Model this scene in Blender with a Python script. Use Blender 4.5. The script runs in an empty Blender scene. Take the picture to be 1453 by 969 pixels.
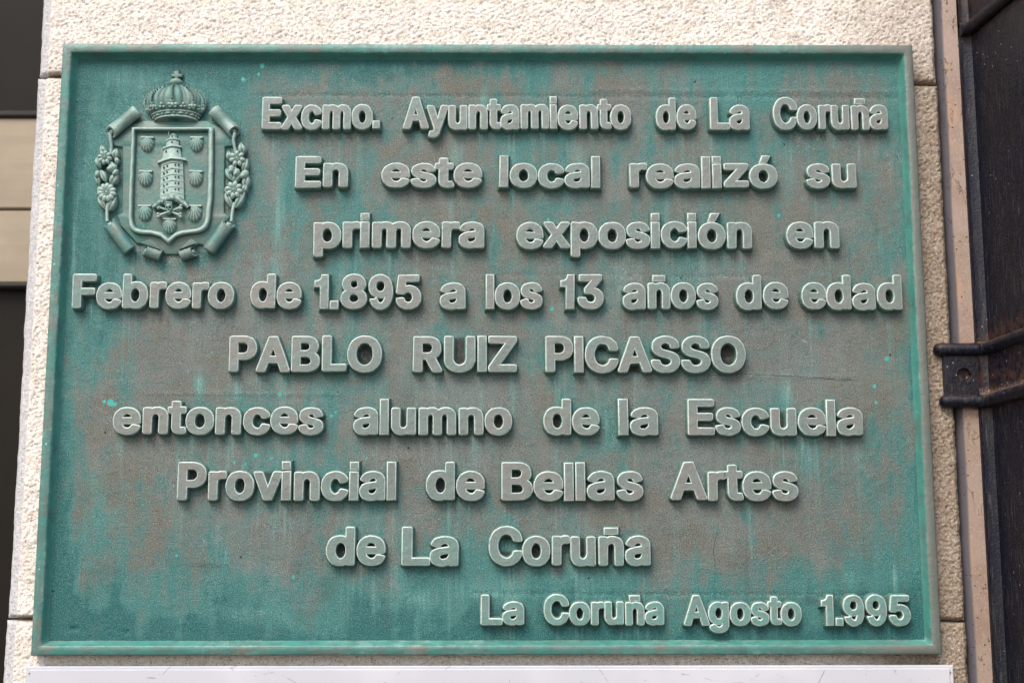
import bpy, bmesh, math, random, json
import numpy as np
from mathutils import Vector, Matrix
from mathutils.geometry import tessellate_polygon

random.seed(7)
rng = np.random.RandomState(11)
scn = bpy.context.scene

# ------------------------------------------------------------------ camera
PW, PH, FPX = 1453.0, 969.0, 2100.0            # photograph size and focal length in its pixels
CAM = Vector((0.01507994, -1.65785347, -0.28636946))
cd = bpy.data.cameras.new('camera')
cam = bpy.data.objects.new('camera', cd)
scn.collection.objects.link(cam)
cam.location = CAM
cam.rotation_euler = (math.radians(99.698), math.radians(0.0567), math.radians(-0.4137))
cd.sensor_width = 36.0
cd.lens = FPX / PW * 36.0
cd.clip_start, cd.clip_end = 0.01, 200.0
cd.dof.use_dof = True
cd.dof.focus_distance = 1.64
cd.dof.aperture_fstop = 4.0
scn.camera = cam
CR = cam.rotation_euler.to_matrix()

# ------------------------------------------------------------------ light: bright overcast from the upper left
SUN_EL, SUN_AZ = 48.0, -24.0                    # azimuth measured from straight out of the wall, negative = left
world = bpy.data.worlds.new('World')
scn.world = world
world.use_nodes = True
wn = world.node_tree
bg = wn.nodes['Background']
sky = wn.nodes.new('ShaderNodeTexSky')
sky.sky_type = 'NISHITA'
sky.sun_disc = False
sky.sun_elevation = math.radians(SUN_EL)
e, a = math.radians(SUN_EL), math.radians(SUN_AZ)
to_sun = Vector((math.sin(a) * math.cos(e), -math.cos(a) * math.cos(e), math.sin(e)))
sky.sun_rotation = math.atan2(to_sun.x, to_sun.y)
sky.air_density, sky.dust_density, sky.ozone_density = 1.0, 3.0, 1.0
wn.links.new(sky.outputs[0], bg.inputs[0])
bg.inputs[1].default_value = 0.115
sd = bpy.data.lights.new('sun', 'SUN')
sun = bpy.data.objects.new('sun', sd)
scn.collection.objects.link(sun)
sun.rotation_euler = to_sun.to_track_quat('Z', 'Y').to_euler()
sd.energy = 1.3
sd.angle = math.radians(30)
sd.color = (1.0, 0.965, 0.91)
scn.view_settings.view_transform = 'Standard'
scn.view_settings.look = 'None'
scn.view_settings.gamma = 1.0
scn.view_settings.exposure = 1.28

# ------------------------------------------------------------------ measuring: photograph pixel -> point on a plane y = Y
Y_FIELD, Y_TOP, Y_WALL = 0.0125, 0.0018, 0.021
def at(px, py, Y=0.0):
    d = CR @ Vector(((px - PW / 2) / FPX, -(py - PH / 2) / FPX, -1.0))
    t = (Y - CAM.y) / d.y
    return CAM + d * t
def proj(x, y, z):                               # arrays of points -> photograph pixels (to place stains where they are)
    v = np.stack([x - CAM.x, y - CAM.y, z - CAM.z], -1) @ np.array(CR)
    return PW / 2 + FPX * v[..., 0] / -v[..., 2], PH / 2 - FPX * v[..., 1] / -v[..., 2]

# ------------------------------------------------------------------ noise
def perlin(x, y, seed=0):
    r = np.random.RandomState(seed)
    g = r.rand(256, 256) * 2 * np.pi
    xi, yi = np.floor(x).astype(int), np.floor(y).astype(int)
    xf, yf = x - xi, y - yi
    u, v = xf * xf * xf * (xf * (xf * 6 - 15) + 10), yf * yf * yf * (yf * (yf * 6 - 15) + 10)
    def dot(ix, iy, fx, fy):
        t = g[ix & 255, iy & 255]
        return np.cos(t) * fx + np.sin(t) * fy
    a0 = dot(xi, yi, xf, yf) * (1 - u) + dot(xi + 1, yi, xf - 1, yf) * u
    a1 = dot(xi, yi + 1, xf, yf - 1) * (1 - u) + dot(xi + 1, yi + 1, xf - 1, yf - 1) * u
    return (a0 * (1 - v) + a1 * v) * 1.5
def fbm(x, y, seed=0, octv=4, gain=0.5):
    s, am, tot = 0, 1.0, 0
    for k in range(octv):
        s = s + perlin(x * 2 ** k + 17.3 * k, y * 2 ** k + 5.1 * k, seed + k) * am
        tot += am; am *= gain
    return s / tot
def sst(a, b, v):
    t = np.clip((v - a) / (b - a), 0, 1)
    return t * t * (3 - 2 * t)

# ------------------------------------------------------------------ objects
def link(o, parent=None):
    scn.collection.objects.link(o)
    if parent is not None:
        o.parent = parent
    return o
def mesh_obj(name, verts, faces, mat, parent=None, smooth=True, sharp=None, attrs=None):
    me = bpy.data.meshes.new(name)
    me.from_pydata([tuple(v) for v in verts], [], [tuple(f) for f in faces])
    me.validate()
    if attrs:
        for k, arr in attrs.items():
            at_ = me.attributes.new(k, 'FLOAT', 'POINT')
            at_.data.foreach_set('value', np.asarray(arr, dtype=np.float32))
    me.materials.append(mat)
    if smooth:
        me.polygons.foreach_set('use_smooth', [True] * len(me.polygons))
        if sharp:
            me.set_sharp_from_angle(angle=math.radians(sharp))
    return link(bpy.data.objects.new(name, me), parent)
def empty(name, loc, label=None, cat=None, kind=None, parent=None):
    o = bpy.data.objects.new(name, None)
    o.location = loc
    o.empty_display_size = 0.05
    link(o, parent)
    if label: o['label'] = label
    if cat: o['category'] = cat
    if kind: o['kind'] = kind
    return o
class Mesh:
    """collects vertices and faces in world space; build() links them as one object below its parent"""
    def __init__(s): s.v, s.f = [], []
    def add(s, v, f):
        n = len(s.v); s.v += [tuple(p) for p in v]; s.f += [tuple(i + n for i in q) for q in f]
    def build(s, name, mat, parent=None, sharp=40, attrs=None):
        return mesh_obj(name, s.v, s.f, mat, parent, True, sharp, attrs)
def gridfaces(nu, nv, wrap_u=False):
    f = []
    for j in range(nv - 1):
        for i in range(nu if wrap_u else nu - 1):
            a0, b0 = j * nu + i, j * nu + (i + 1) % nu
            f.append((a0, b0, b0 + nu, a0 + nu))
    return f

# ------------------------------------------------------------------ node helper
class N:
    def __init__(s, name):
        s.m = bpy.data.materials.new(name); s.m.use_nodes = True
        s.t = s.m.node_tree; s.b = s.t.nodes['Principled BSDF']
        s.co = s.t.nodes.new('ShaderNodeNewGeometry').outputs['Position']
    def put(s, sock, v):
        if hasattr(v, 'links') or isinstance(v, bpy.types.NodeSocket): s.t.links.new(v, sock)
        elif isinstance(v, (tuple, list)) and len(v) == 3 and sock.type == 'RGBA': sock.default_value = (*v, 1)
        else: sock.default_value = v
    def map(s, sc=(1, 1, 1), off=(0, 0, 0), rot=(0, 0, 0)):
        n = s.t.nodes.new('ShaderNodeMapping'); s.t.links.new(s.co, n.inputs[0])
        n.inputs['Scale'].default_value = sc; n.inputs['Location'].default_value = off; n.inputs['Rotation'].default_value = rot
        return n.outputs[0]
    def noise(s, scale, detail=4, rough=.55, vec=None, dist=0.0):
        n = s.t.nodes.new('ShaderNodeTexNoise'); s.t.links.new(vec or s.co, n.inputs['Vector'])
        n.inputs['Scale'].default_value = scale; n.inputs['Detail'].default_value = detail
        n.inputs['Roughness'].default_value = rough; n.inputs['Distortion'].default_value = dist
        return n.outputs[0]
    def vor(s, scale, feat='F1', vec=None, rnd=1.0):
        n = s.t.nodes.new('ShaderNodeTexVoronoi'); n.feature = feat; s.t.links.new(vec or s.co, n.inputs['Vector'])
        n.inputs['Scale'].default_value = scale; n.inputs['Randomness'].default_value = rnd
        return n.outputs['Distance']
    def ramp(s, v, a, b, lo=0.0, hi=1.0):
        n = s.t.nodes.new('ShaderNodeMapRange'); n.interpolation_type = 'SMOOTHSTEP'
        s.put(n.inputs[0], v)
        for i, q in zip((1, 2, 3, 4), (a, b, lo, hi)): n.inputs[i].default_value = q
        return n.outputs[0]
    def ma(s, op, a, b=0.0, clamp=False):
        n = s.t.nodes.new('ShaderNodeMath'); n.operation = op; n.use_clamp = clamp
        s.put(n.inputs[0], a); s.put(n.inputs[1], b)
        return n.outputs[0]
    def mix(s, f, a, b, mode='MIX'):
        n = s.t.nodes.new('ShaderNodeMix'); n.data_type = 'RGBA'; n.blend_type = mode
        s.put(n.inputs[0], f); s.put(n.inputs[6], a); s.put(n.inputs[7], b)
        return n.outputs[2]
    def attr(s, name):
        n = s.t.nodes.new('ShaderNodeAttribute'); n.attribute_name = name
        return n.outputs['Fac']
    def bump(s, h, dist, strength=1.0, prev=None):
        n = s.t.nodes.new('ShaderNodeBump'); s.put(n.inputs['Height'], h)
        n.inputs['Distance'].default_value = dist; n.inputs['Strength'].default_value = strength
        if prev is not None: s.t.links.new(prev, n.inputs['Normal'])
        return n.outputs[0]
    def out(s, col, rough=.6, normal=None, spec=.5, metal=0.0):
        s.put(s.b.inputs['Base Color'], col); s.put(s.b.inputs['Roughness'], rough)
        s.put(s.b.inputs['Metallic'], metal); s.put(s.b.inputs['Specular IOR Level'], spec)
        if normal is not None: s.t.links.new(normal, s.b.inputs['Normal'])
        return s.m

TAUPE, GREYG = (0.100, 0.098, 0.079), (0.082, 0.108, 0.099)
TEAL, DEEP, PALE, TURQ = (0.024, 0.132, 0.120), (0.0005, 0.082, 0.078), (0.120, 0.290, 0.258), (0.03, 0.30, 0.25)

def mat_field():
    n = N('weathered_bronze_field')
    teal, deep, brown, pale, spot, grime_shade = (n.attr(k) for k in ('teal', 'deep', 'brown', 'pale', 'spot', 'grime_shade'))
    grit = n.noise(720, 2, .8)
    fine = n.noise(900, 2, .7, n.map((1, 1, 1), (3, 1, 2)))
    med = n.noise(34, 9, .75, None, .6)
    streak = n.noise(1, 7, .7, n.map((70, 70, 11)), .4)
    streak2 = n.noise(1, 4, .6, n.map((320, 320, 16), (3, 1, 7)))
    base = n.mix(n.ramp(med, .36, .64), TAUPE, GREYG)
    base = n.mix(n.ramp(n.noise(14, 6, .7), .40, .66, 0, .6), base, (0.126, 0.146, 0.135))
    base = n.mix(n.ma('MULTIPLY', brown, n.ramp(streak2, .3, .7, .35, .9)), base, (0.094, 0.076, 0.048))
    # verdigris: soft clouds broken up by runs and by the grain
    brk = n.ma('ADD', n.ma('MULTIPLY', n.ma('ADD', streak, -.5), 1.9), n.ma('MULTIPLY', n.ma('ADD', med, -.5), 1.7))
    brk = n.ma('ADD', brk, n.ma('MULTIPLY', n.ma('ADD', grit, -.5), .6))
    base = n.mix(n.ramp(n.ma('ADD', teal, brk), .1, 1.10, 0, .97), base, TEAL)
    base = n.mix(n.ramp(n.ma('ADD', deep, brk), .15, .95, 0, .97), base, DEEP)
    base = n.mix(n.ma('MULTIPLY', pale, n.ramp(streak2, .35, .65, .25, .9)), base, PALE)
    run = n.ma('MULTIPLY', n.attr('run'), n.ramp(n.noise(1, 4, .65, n.map((260, 260, 10), (7, 0, 2))), .44, .66))
    base = n.mix(run, base, (0.115, 0.235, 0.212))
    dst = n.ma('MULTIPLY', n.ramp(n.noise(1, 5, .7, n.map((110, 110, 13), (2, 5, 8))), .55, .75, 0, .55), n.ramp(n.noise(8, 3), .45, .6))
    base = n.mix(dst, base, (0.050, 0.052, 0.042))
    dk = n.ramp(n.noise(22, 8, .78, n.map((1.2, 1, .8), (9, 2, 4)), .8), .52, .74, 0, .6)
    base = n.mix(dk, base, (0.045, 0.060, 0.052))
    # sand-cast grain: light and dark grains of the colour they sit in, near-black crud and painted shade in gaps and counters
    base = n.mix(n.ramp(grit, .51, .72, 0, .60), base, n.mix(1.0, n.mix(.10, base, (1, 1, 1)), (1.5, 1.5, 1.45), 'MULTIPLY'))
    base = n.mix(n.ramp(grit, .49, .30, 0, .92), base, n.mix(1.0, base, (0.30, 0.32, 0.30), 'MULTIPLY'))
    base = n.mix(n.ramp(fine, .60, .74, 0, .4), base, (0.27, 0.27, 0.235))
    gr = n.ma('MULTIPLY', grime_shade, n.ramp(n.noise(200, 4, .8), .34, .56, .62, 1.0))
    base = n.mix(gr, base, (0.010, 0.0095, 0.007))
    base = n.mix(n.ramp(spot, .35, .6), base, TURQ)
    sp = n.ramp(n.vor(42), .050, .03)
    base = n.mix(n.ma('MULTIPLY', sp, n.ramp(n.noise(9, 2), .54, .62)), base, (0.06, 0.26, 0.23))
    pit = n.ramp(n.vor(24, vec=n.map((1, 1, 1), (5, 3, 2))), .034, .018)
    base = n.mix(n.ma('MULTIPLY', pit, .9), base, (0.010, 0.009, 0.007))
    nrm = n.bump(grit, .0013, .8)
    nrm = n.bump(n.noise(230, 2, .6), .0012, .3, nrm)
    nrm = n.bump(pit, -.002, 1.0, nrm)
    return n.out(base, n.ramp(grit, .3, .7, .60, .42), nrm, .4, .10)
def mat_rim():
    n = N('green_bronze_rim')
    med = n.noise(38, 5, .65); big = n.noise(7, 3, .6); fine = n.noise(380, 3, .7)
    base = n.mix(n.ramp(big, .42, .62), (0.045, 0.120, 0.102), (0.090, 0.120, 0.102))
    base = n.mix(n.ramp(med, .40, .62, 0, .7), base, (0.030, 0.165, 0.135))
    base = n.mix(n.ma('MULTIPLY', n.ramp(n.noise(18, 3, .6), .52, .68), .75), base, (0.120, 0.100, 0.080))
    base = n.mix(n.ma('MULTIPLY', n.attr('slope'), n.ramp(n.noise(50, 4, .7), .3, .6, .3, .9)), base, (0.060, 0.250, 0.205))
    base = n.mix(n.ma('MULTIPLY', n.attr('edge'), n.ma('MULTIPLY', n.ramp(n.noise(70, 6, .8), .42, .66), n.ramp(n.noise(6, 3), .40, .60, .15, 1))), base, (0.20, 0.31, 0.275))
    base = n.mix(n.ramp(n.vor(55), .06, .035, 0, .8), base, (0.36, 0.50, 0.46))
    base = n.mix(n.ramp(fine, .46, .25, 0, .5), base, (0.02, 0.035, 0.03))
    base = n.mix(n.ma('MULTIPLY', n.attr('right'), n.ramp(med, .3, .6, .5, .95)), base, (0.112, 0.112, 0.094))
    nrm = n.bump(fine, .0006, .6)
    nrm = n.bump(n.noise(90, 3, .6), .0016, .5, nrm)
    return n.out(base, .46, nrm, .5, .12)
def mat_letter():
    n = N('rubbed_bronze_lettering')
    top, edge = n.attr('top'), n.attr('edge')
    med = n.noise(45, 4, .65); fine = n.noise(480, 3, .7); big = n.noise(6, 2, .5)
    low = n.attr('low')
    side = n.mix(n.ramp(med, .38, .62), (0.070, 0.125, 0.100), (0.062, 0.165, 0.132))
    side = n.mix(n.ramp(fine, .50, .68, 0, .6), side, (0.22, 0.30, 0.25))
    face = n.mix(n.ramp(med, .38, .64), (0.160, 0.148, 0.130), (0.142, 0.156, 0.141))
    face = n.mix(n.ramp(big, .48, .62, 0, .6), face, (0.110, 0.152, 0.134))
    face = n.mix(n.ma('MULTIPLY', low, n.ramp(med, .35, .6, .4, 1)), face, (0.105, 0.215, 0.185))
    vd = n.ma('MULTIPLY', n.attr('verd'), n.ramp(n.noise(30, 6, .75), .36, .66, .05, .60))
    face = n.mix(vd, face, (0.085, 0.190, 0.165))
    face = n.mix(n.ma('MULTIPLY', n.ramp(n.noise(24, 5, .7, n.map((1, 1, .6), (3, 3, 3))), .55, .70), .5), face, (0.105, 0.098, 0.080))
    col = n.mix(top, side, face)
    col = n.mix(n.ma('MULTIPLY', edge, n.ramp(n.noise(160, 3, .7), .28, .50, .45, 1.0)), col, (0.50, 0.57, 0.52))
    tarn = n.noise(75, 6, .75)
    col = n.mix(n.ma('MULTIPLY', n.ramp(tarn, .54, .70, 0, .6), n.ma('ADD', 1.0, n.ma('MULTIPLY', edge, -.7))), col, (0.085, 0.150, 0.125))
    col = n.mix(n.ma('MULTIPLY', n.ramp(n.noise(140, 4, .8), .57, .70, 0, .7), n.ramp(top, 0, 1, .9, .35)), col, (0.035, 0.040, 0.030))
    col = n.mix(n.ramp(fine, .46, .28, 0, .5), col, n.mix(1.0, col, (0.35, 0.37, 0.35), 'MULTIPLY'))
    nrm = n.bump(fine, .0005, .6)
    nrm = n.bump(n.noise(110, 3, .6), .0016, .5, nrm)
    return n.out(col, n.ramp(top, 0, 1, .6, .42), nrm, .5, .12)
def mat_emblem(pt=True):
    n = N('green_bronze_relief')
    geo = n.t.nodes.new('ShaderNodeNewGeometry')
    med = n.noise(55, 4, .65); fine = n.noise(480, 3, .7)
    base = n.mix(n.ramp(med, .38, .62), (0.092, 0.142, 0.122), (0.040, 0.135, 0.115))
    base = n.mix(n.ramp(n.noise(16, 3, .6), .5, .68, 0, .5), base, (0.125, 0.128, 0.106))
    if pt: base = n.mix(n.ramp(geo.outputs['Pointiness'], .505, .56, 0, .75), base, (0.30, 0.40, 0.35))
    base = n.mix(n.ramp(fine, .44, .26, 0, .5), base, (0.03, 0.045, 0.035))
    nrm = n.bump(fine, .0006, .7)
    nrm = n.bump(n.noise(130, 3, .6), .0012, .5, nrm)
    return n.out(base, .48, nrm, .5, .12)
def mat_stone():
    n = N('bush_hammered_granite')
    dirt_shade, margin = n.attr('dirt_shade'), n.attr('margin')
    fine = n.noise(330, 3, .75); med = n.noise(70, 4, .65)
    base = n.mix(n.ramp(med, .35, .65), (0.66, 0.58, 0.505), (0.745, 0.68, 0.615))
    base = n.mix(n.ramp(fine, .5, .68, 0, .8), base, (0.80, 0.75, 0.69))
    base = n.mix(n.ramp(fine, .45, .29, 0, .75), base, (0.34, 0.245, 0.16))
    base = n.mix(n.ramp(n.noise(560, 2, .6), .42, .29, 0, .9), base, (0.09, 0.07, 0.055))
    base = n.mix(n.ma('MULTIPLY', n.ramp(n.vor(34), .10, .05), n.ramp(n.noise(14), .5, .6, 0, .7)), base, (0.50, 0.25, 0.11))
    base = n.mix(n.ma('MULTIPLY', dirt_shade, n.ramp(fine, .3, .75, 1.0, .60)), base, (0.190, 0.133, 0.082))
    smooth = n.mix(n.ramp(n.noise(420, 3, .75), .35, .6), (0.34, 0.33, 0.325), (0.54, 0.52, 0.515))
    base = n.mix(margin, base, smooth)
    nrm = n.bump(fine, .0024, .8)
    nrm = n.bump(n.noise(800, 2, .6), .0012, .7, nrm)
    return n.out(base, .85, nrm, .25)
def mat_jamb():
    n = N('pink_pitted_stone')
    base = n.mix(n.ramp(n.noise(25, 4, .6), .35, .65), (0.195, 0.128, 0.092), (0.232, 0.165, 0.128))
    base = n.mix(n.ramp(n.noise(400, 2, .7), .5, .7, 0, .4), base, (0.36, 0.28, 0.235))
    wav = n.noise(1, 5, .6, n.map((60, 60, 22)))
    veins = n.ramp(n.ma('ABSOLUTE', n.ma('ADD', wav, -.5)), .006, .002)
    veins = n.ma('MULTIPLY', veins, n.ramp(n.noise(9, 2), .50, .56))
    base = n.mix(veins, base, (0.12, 0.075, 0.05))
    pits = n.ma('MULTIPLY', n.ramp(n.vor(170), .20, .12), n.ramp(n.noise(45, 3), .50, .58))
    base = n.mix(pits, base, (0.08, 0.048, 0.035))
    base = n.mix(n.ramp(n.noise(20, 3, .6, n.map((1, 1, .5), (4, 0, 1))), .56, .68, 0, .6), base, (0.33, 0.185, 0.10))
    base = n.mix(n.attr('edge_grey'), base, (0.10, 0.093, 0.105))
    base = n.mix(n.attr('brown_line'), base, (0.10, 0.060, 0.038))
    return n.out(base, .45, n.bump(n.ma('MAXIMUM', pits, veins), -.0012), .4)
def mat_iron():
    n = N('black_painted_cast_iron')
    rust = n.attr('rust')
    fine = n.noise(520, 3, .75); streak = n.noise(1, 6, .75, n.map((420, 420, 34)))
    base = n.mix(n.ramp(n.noise(14, 3), .4, .6), (0.0020, 0.0032, 0.0110), (0.0035, 0.0045, 0.0095))
    base = n.mix(n.ma('MULTIPLY', n.ramp(streak, .50, .70, 0, .85), n.ramp(n.noise(16, 3), .35, .6, .25, 1)), base, (0.055, 0.056, 0.058))
    base = n.mix(n.ramp(fine, .60, .74, 0, .7), base, (0.11, 0.105, 0.090))
    base = n.mix(n.ma('MULTIPLY', rust, n.ramp(n.noise(110, 4, .75), .40, .60)), base, (0.085, 0.036, 0.018))
    base = n.mix(n.ma('MULTIPLY', n.ramp(rust, .75, 1.0), n.ramp(fine, .40, .55)), base, (0.25, 0.20, 0.165))
    base = n.mix(n.ma('MULTIPLY', n.ramp(n.vor(95), .10, .05), n.ramp(n.noise(10, 2), .45, .6)), base, (0.26, 0.24, 0.20))
    nrm = n.bump(n.noise(300, 4, .75), .0010, .7)
    return n.out(base, n.ramp(fine, .4, .7, .3, .55), nrm, .25)
def mat_marble():
    n = N('white_marble')
    base = n.mix(n.ramp(n.noise(6, 3), .4, .6), (0.41, 0.41, 0.44), (0.46, 0.455, 0.475))
    v = n.ramp(n.vor(17, 'DISTANCE_TO_EDGE', n.map((1, 1, 1.6), (1, 2, 3), (0, .5, 0))), .012, .002)
    v = n.ma('MULTIPLY', v, n.ramp(n.noise(40, 3, .7), .52, .60))
    base = n.mix(n.ma('MULTIPLY', v, .7), base, (0.16, 0.15, 0.14))
    base = n.mix(n.ramp(n.vor(60), .05, .03, 0, .5), base, (0.25, 0.23, 0.20))
    return n.out(base, .25, None, .5)
def mat_scratch(name, c):
    n = N(name)
    return n.out(n.mix(n.ramp(n.noise(300, 3), .4, .6), c, tuple(q * .6 for q in c)), .6, None, .3)
def mat_plain(name, c, rough=.5, spec=.5, grain=0.0):
    n = N(name)
    base = n.mix(n.ramp(n.noise(12, 4), .35, .65), c, tuple(q * .82 for q in c))
    nrm = None
    if grain:
        g = n.noise(1, 4, .6, n.map((4, 4, 60)))
        base = n.mix(n.ramp(g, .4, .65, 0, .4), base, tuple(q * .72 for q in c)); nrm = n.bump(g, grain)
    return n.out(base, rough, nrm, spec)

M_FIELD, M_RIM, M_LET, M_EMB, M_EMBP = mat_field(), mat_rim(), mat_letter(), mat_emblem(), mat_emblem(False)
M_STONE, M_JAMB, M_IRON, M_MARB = mat_stone(), mat_jamb(), mat_iron(), mat_marble()
M_DARKB = mat_plain('painted_shade_bronze', (0.012, 0.016, 0.014), .7)
M_MORTAR = mat_plain('grey_brown_mortar', (0.17, 0.14, 0.105), .9)
M_BEIGE = mat_plain('beige_painted_board', (0.30, 0.245, 0.175), .6, .3, .0004)
M_GLASS = mat_plain('dark_window_glass', (0.011, 0.0085, 0.006), .4, .10)
M_REVEAL = mat_plain('dark_opening', (0.020, 0.016, 0.013), .8)

# ================================================================== THE WALL: rough dressed granite blocks
def spaced(a, b, dense, step, coarse):
    """coordinates from a to b, spaced `step` inside the dense intervals and `coarse` elsewhere"""
    out, t = [a], a
    while t < b - 1e-9:
        d = step if any(lo - coarse * .5 <= t <= hi for lo, hi in dense) else coarse
        t = min(b, t + d); out.append(t)
    return np.array(out)
wall = empty('granite_wall', (0, Y_WALL, 0), 'pale rough granite wall of large blocks that carries both plaques', 'wall')
wall["kind"] = "thing"
def block(zl0, zl1, zr0, zr1, xL, xR, dense_x, dense_z, seed, margin_l=0.0, label=None):
    u = spaced(xL, xR, dense_x, .0014, .02)
    zlo, zhi = min(zl0, zr0), max(zl1, zr1)
    w = spaced(zlo, zhi, dense_z, .0014, .02)
    X, W = np.meshgrid(u, w)
    s = (X - xL) / (xR - xL); q = (W - zlo) / (zhi - zlo)
    Z = (zl0 + (zr0 - zl0) * s) * (1 - q) + (zl1 + (zr1 - zl1) * s) * q
    wob = .0012 * fbm(X * 40, Z * 40, seed + 50, 3)
    # bush-hammered relief, slightly diagonal
    a1 = math.radians(28)
    U, V = X * math.cos(a1) + Z * math.sin(a1), -X * math.sin(a1) + Z * math.cos(a1)
    h1, h2 = fbm(U * 150, V * 215, seed, 3, .65), fbm(U * 230, V * 290, seed + 33, 2, .6)
    h = .0010 * (1 - np.abs(h1) * 2.2) - .0018 * sst(.12, .5, h2) + .0009 * fbm(X * 330, Z * 330, seed + 44, 2) + .0012 * fbm(X * 45, Z * 45, seed + 9, 3)
    dx0, dx1 = X - xL, xR - X
    dz0, dz1 = Z - (zl0 + (zr0 - zl0) * s), (zl1 + (zr1 - zl1) * s) - Z
    mg = np.zeros_like(X)
    if margin_l:
        mg = 1 - sst(margin_l - .0015, margin_l + .0015, dx0 + .001 * fbm(Z * 60, X * 0 + 3, seed, 3))
        h = h * (1 - mg) + mg * (-.0045 + .0004 * perlin(X * 300, Z * 300, seed))
    d = np.minimum(np.minimum(dx0, dx1), np.minimum(dz0, dz1)) + .0012 * fbm(X * 80, Z * 80, seed + 7, 3)
    h = h - .006 * (1 - sst(-.001, .006, d)) ** 2
    Y = Y_WALL - h
    ex = np.zeros_like(X)
    Xw = X + wob * (1 - sst(0, .01, np.minimum(dx0, dx1))); Zw = Z + wob * (1 - sst(0, .01, np.minimum(dz0, dz1)))
    nv, nu = X.shape
    px, py = proj(X, Y, Z)
    dirt_shade = .95 * sst(1150, 1345, px) * (.55 + .45 * sst(0, 200, py))  # browner to the right: dirt, with the falloff of light painted in
    dirt_shade += .75 * np.exp(-((px - 1350) / 35) ** 2 - ((py - 560) / 130) ** 2)
    dirt_shade += .95 * np.exp(-(np.minimum(dz0, dz1) / .0022) ** 2)
    dirt_shade = np.clip(dirt_shade + .35 * fbm(X * 12, Z * 12, seed + 21, 4) * (px > 900) + .5 * sst(.1, .5, fbm(X * 9, Z * 25, 77, 4)) * sst(600, 900, px), 0, 1)
    verts = np.stack([Xw, Y, Zw], -1).reshape(-1, 3)
    faces = gridfaces(nu, nv)
    ring = [i for i in range(nu)] + [j * nu + nu - 1 for j in range(1, nv)] + [(nv - 1) * nu + i for i in range(nu - 2, -1, -1)] + [j * nu for j in range(nv - 2, 0, -1)]
    n0 = len(verts)
    back = verts[ring].copy(); back[:, 1] = Y_WALL + .16
    verts = np.vstack([verts, back])
    m = len(ring)
    for k in range(m):
        faces.append((ring[(k + 1) % m], ring[k], n0 + k, n0 + (k + 1) % m))
    at0 = {'dirt_shade': np.concatenate([dirt_shade.ravel(), np.full(m, .6)]), 'margin': np.concatenate([mg.ravel(), np.full(m, 0.)])}
    verts = verts - np.array([0, Y_WALL, 0])
    o = mesh_obj('stone_block', verts, faces, M_STONE, wall, True, None, at0)
    if label: o['label'] = label
    return o
xL = at(51, 108, Y_WALL).x
xL3 = at(4.5, 884, Y_WALL).x
xR = at(1331, 120, Y_WALL).x
zj1l, zj1r = at(60, 107, Y_WALL).z, at(1320, 119.5, Y_WALL).z
zj2l, zj2r = at(20, 878, Y_WALL).z, at(1360, 881, Y_WALL).z
g = .0013
top_z, bot_z = zj1l + .34, zj2l - .42
pl_l, pl_r = -.5, .5
DX = [(xL - .01, pl_l + .03), (pl_r - .03, xR + .01)]
block(zj1l + g, top_z, zj1r + g, top_z, xL - .0045 + .006, xR - .001, [(xL - .05, xR + .05)], [(zj1r - .02, zj1l + .13)], 3, .0115, 'sunlit pale block above the bronze plaque')
block(zj2l + g, zj1l - g, zj2r + g, zj1r - g, xL, xR, DX, [(zj2l - .05, zj1l + .05)], 5, .0115, 'middle block, mostly hidden behind the bronze plaque')
block(bot_z, zj2l - g, bot_z, zj2r - g, xL3 + .001, xR + .0005, [(xL3 - .01, xR + .01)], [(zj2l - .105, zj2l + .02)], 8, .0125, 'lowest block behind the white marble plaque')
mb = Mesh()
x0, x1, y0, y1, z0, z1 = xL + .012, xR - .006, .0095, .15, bot_z + .01, top_z - .01
mb.add([(x0, y0, z0), (x1, y0, z0), (x1, y0, z1), (x0, y0, z1), (x0, y1, z0), (x1, y1, z0), (x1, y1, z1), (x0, y1, z1)],
       [(0, 1, 2, 3), (5, 4, 7, 6), (4, 0, 3, 7), (1, 5, 6, 2), (3, 2, 6, 7), (4, 5, 1, 0)])
mb.build('mortar', M_MORTAR, wall)

# ================================================================== pink stone strip between the wall and the pipe
def box(mb, x0, x1, y0, y1, z0, z1, b=.0):
    if b <= 0:
        mb.add([(x0, y0, z0), (x1, y0, z0), (x1, y0, z1), (x0, y0, z1), (x0, y1, z0), (x1, y1, z0), (x1, y1, z1), (x0, y1, z1)],
               [(0, 1, 2, 3), (5, 4, 7, 6), (4, 0, 3, 7), (1, 5, 6, 2), (3, 2, 6, 7), (4, 5, 1, 0)])
    else:                                        # chamfered front edges
        v = []
        for (i, yy) in ((0, y1), (0, y0 + b), (b, y0)):
            v += [(x0 + i, yy, z0 + i), (x1 - i, yy, z0 + i), (x1 - i, yy, z1 - i), (x0 + i, yy, z1 - i)]
        f = [(3, 2, 1, 0), (8, 9, 10, 11)]
        for r in (0, 1):
            for k in range(4):
                f.append((r * 4 + k, r * 4 + (k + 1) % 4, r * 4 + 4 + (k + 1) % 4, r * 4 + 4 + k))
        mb.add(v, f)
xj0, xj1 = at(1330, 30, Y_WALL + .004).x, at(1372, 30, Y_WALL).x + .20
jy = Y_WALL + .001
mb = Mesh(); c = .0065
pts = [(xj0, jy + .12), (xj0, jy + .010), (xj0 + .0045, jy + .0022), (xj0 + c, jy), (xj1, jy), (xj1, jy + .12)]
nz = 60; zs = np.linspace(bot_z, top_z, nz)
for z in zs:
    for k, (x, y) in enumerate(pts):
        mb.v.append((x + (.0005 * math.sin(z * 31) if k < 4 else 0), y, z))
mb.f += gridfaces(len(pts), nz)
edge_grey = [1.0, 1.0, .95, .0, 0, 0] * nz  # left side and chamfer tinted dark grey
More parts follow.
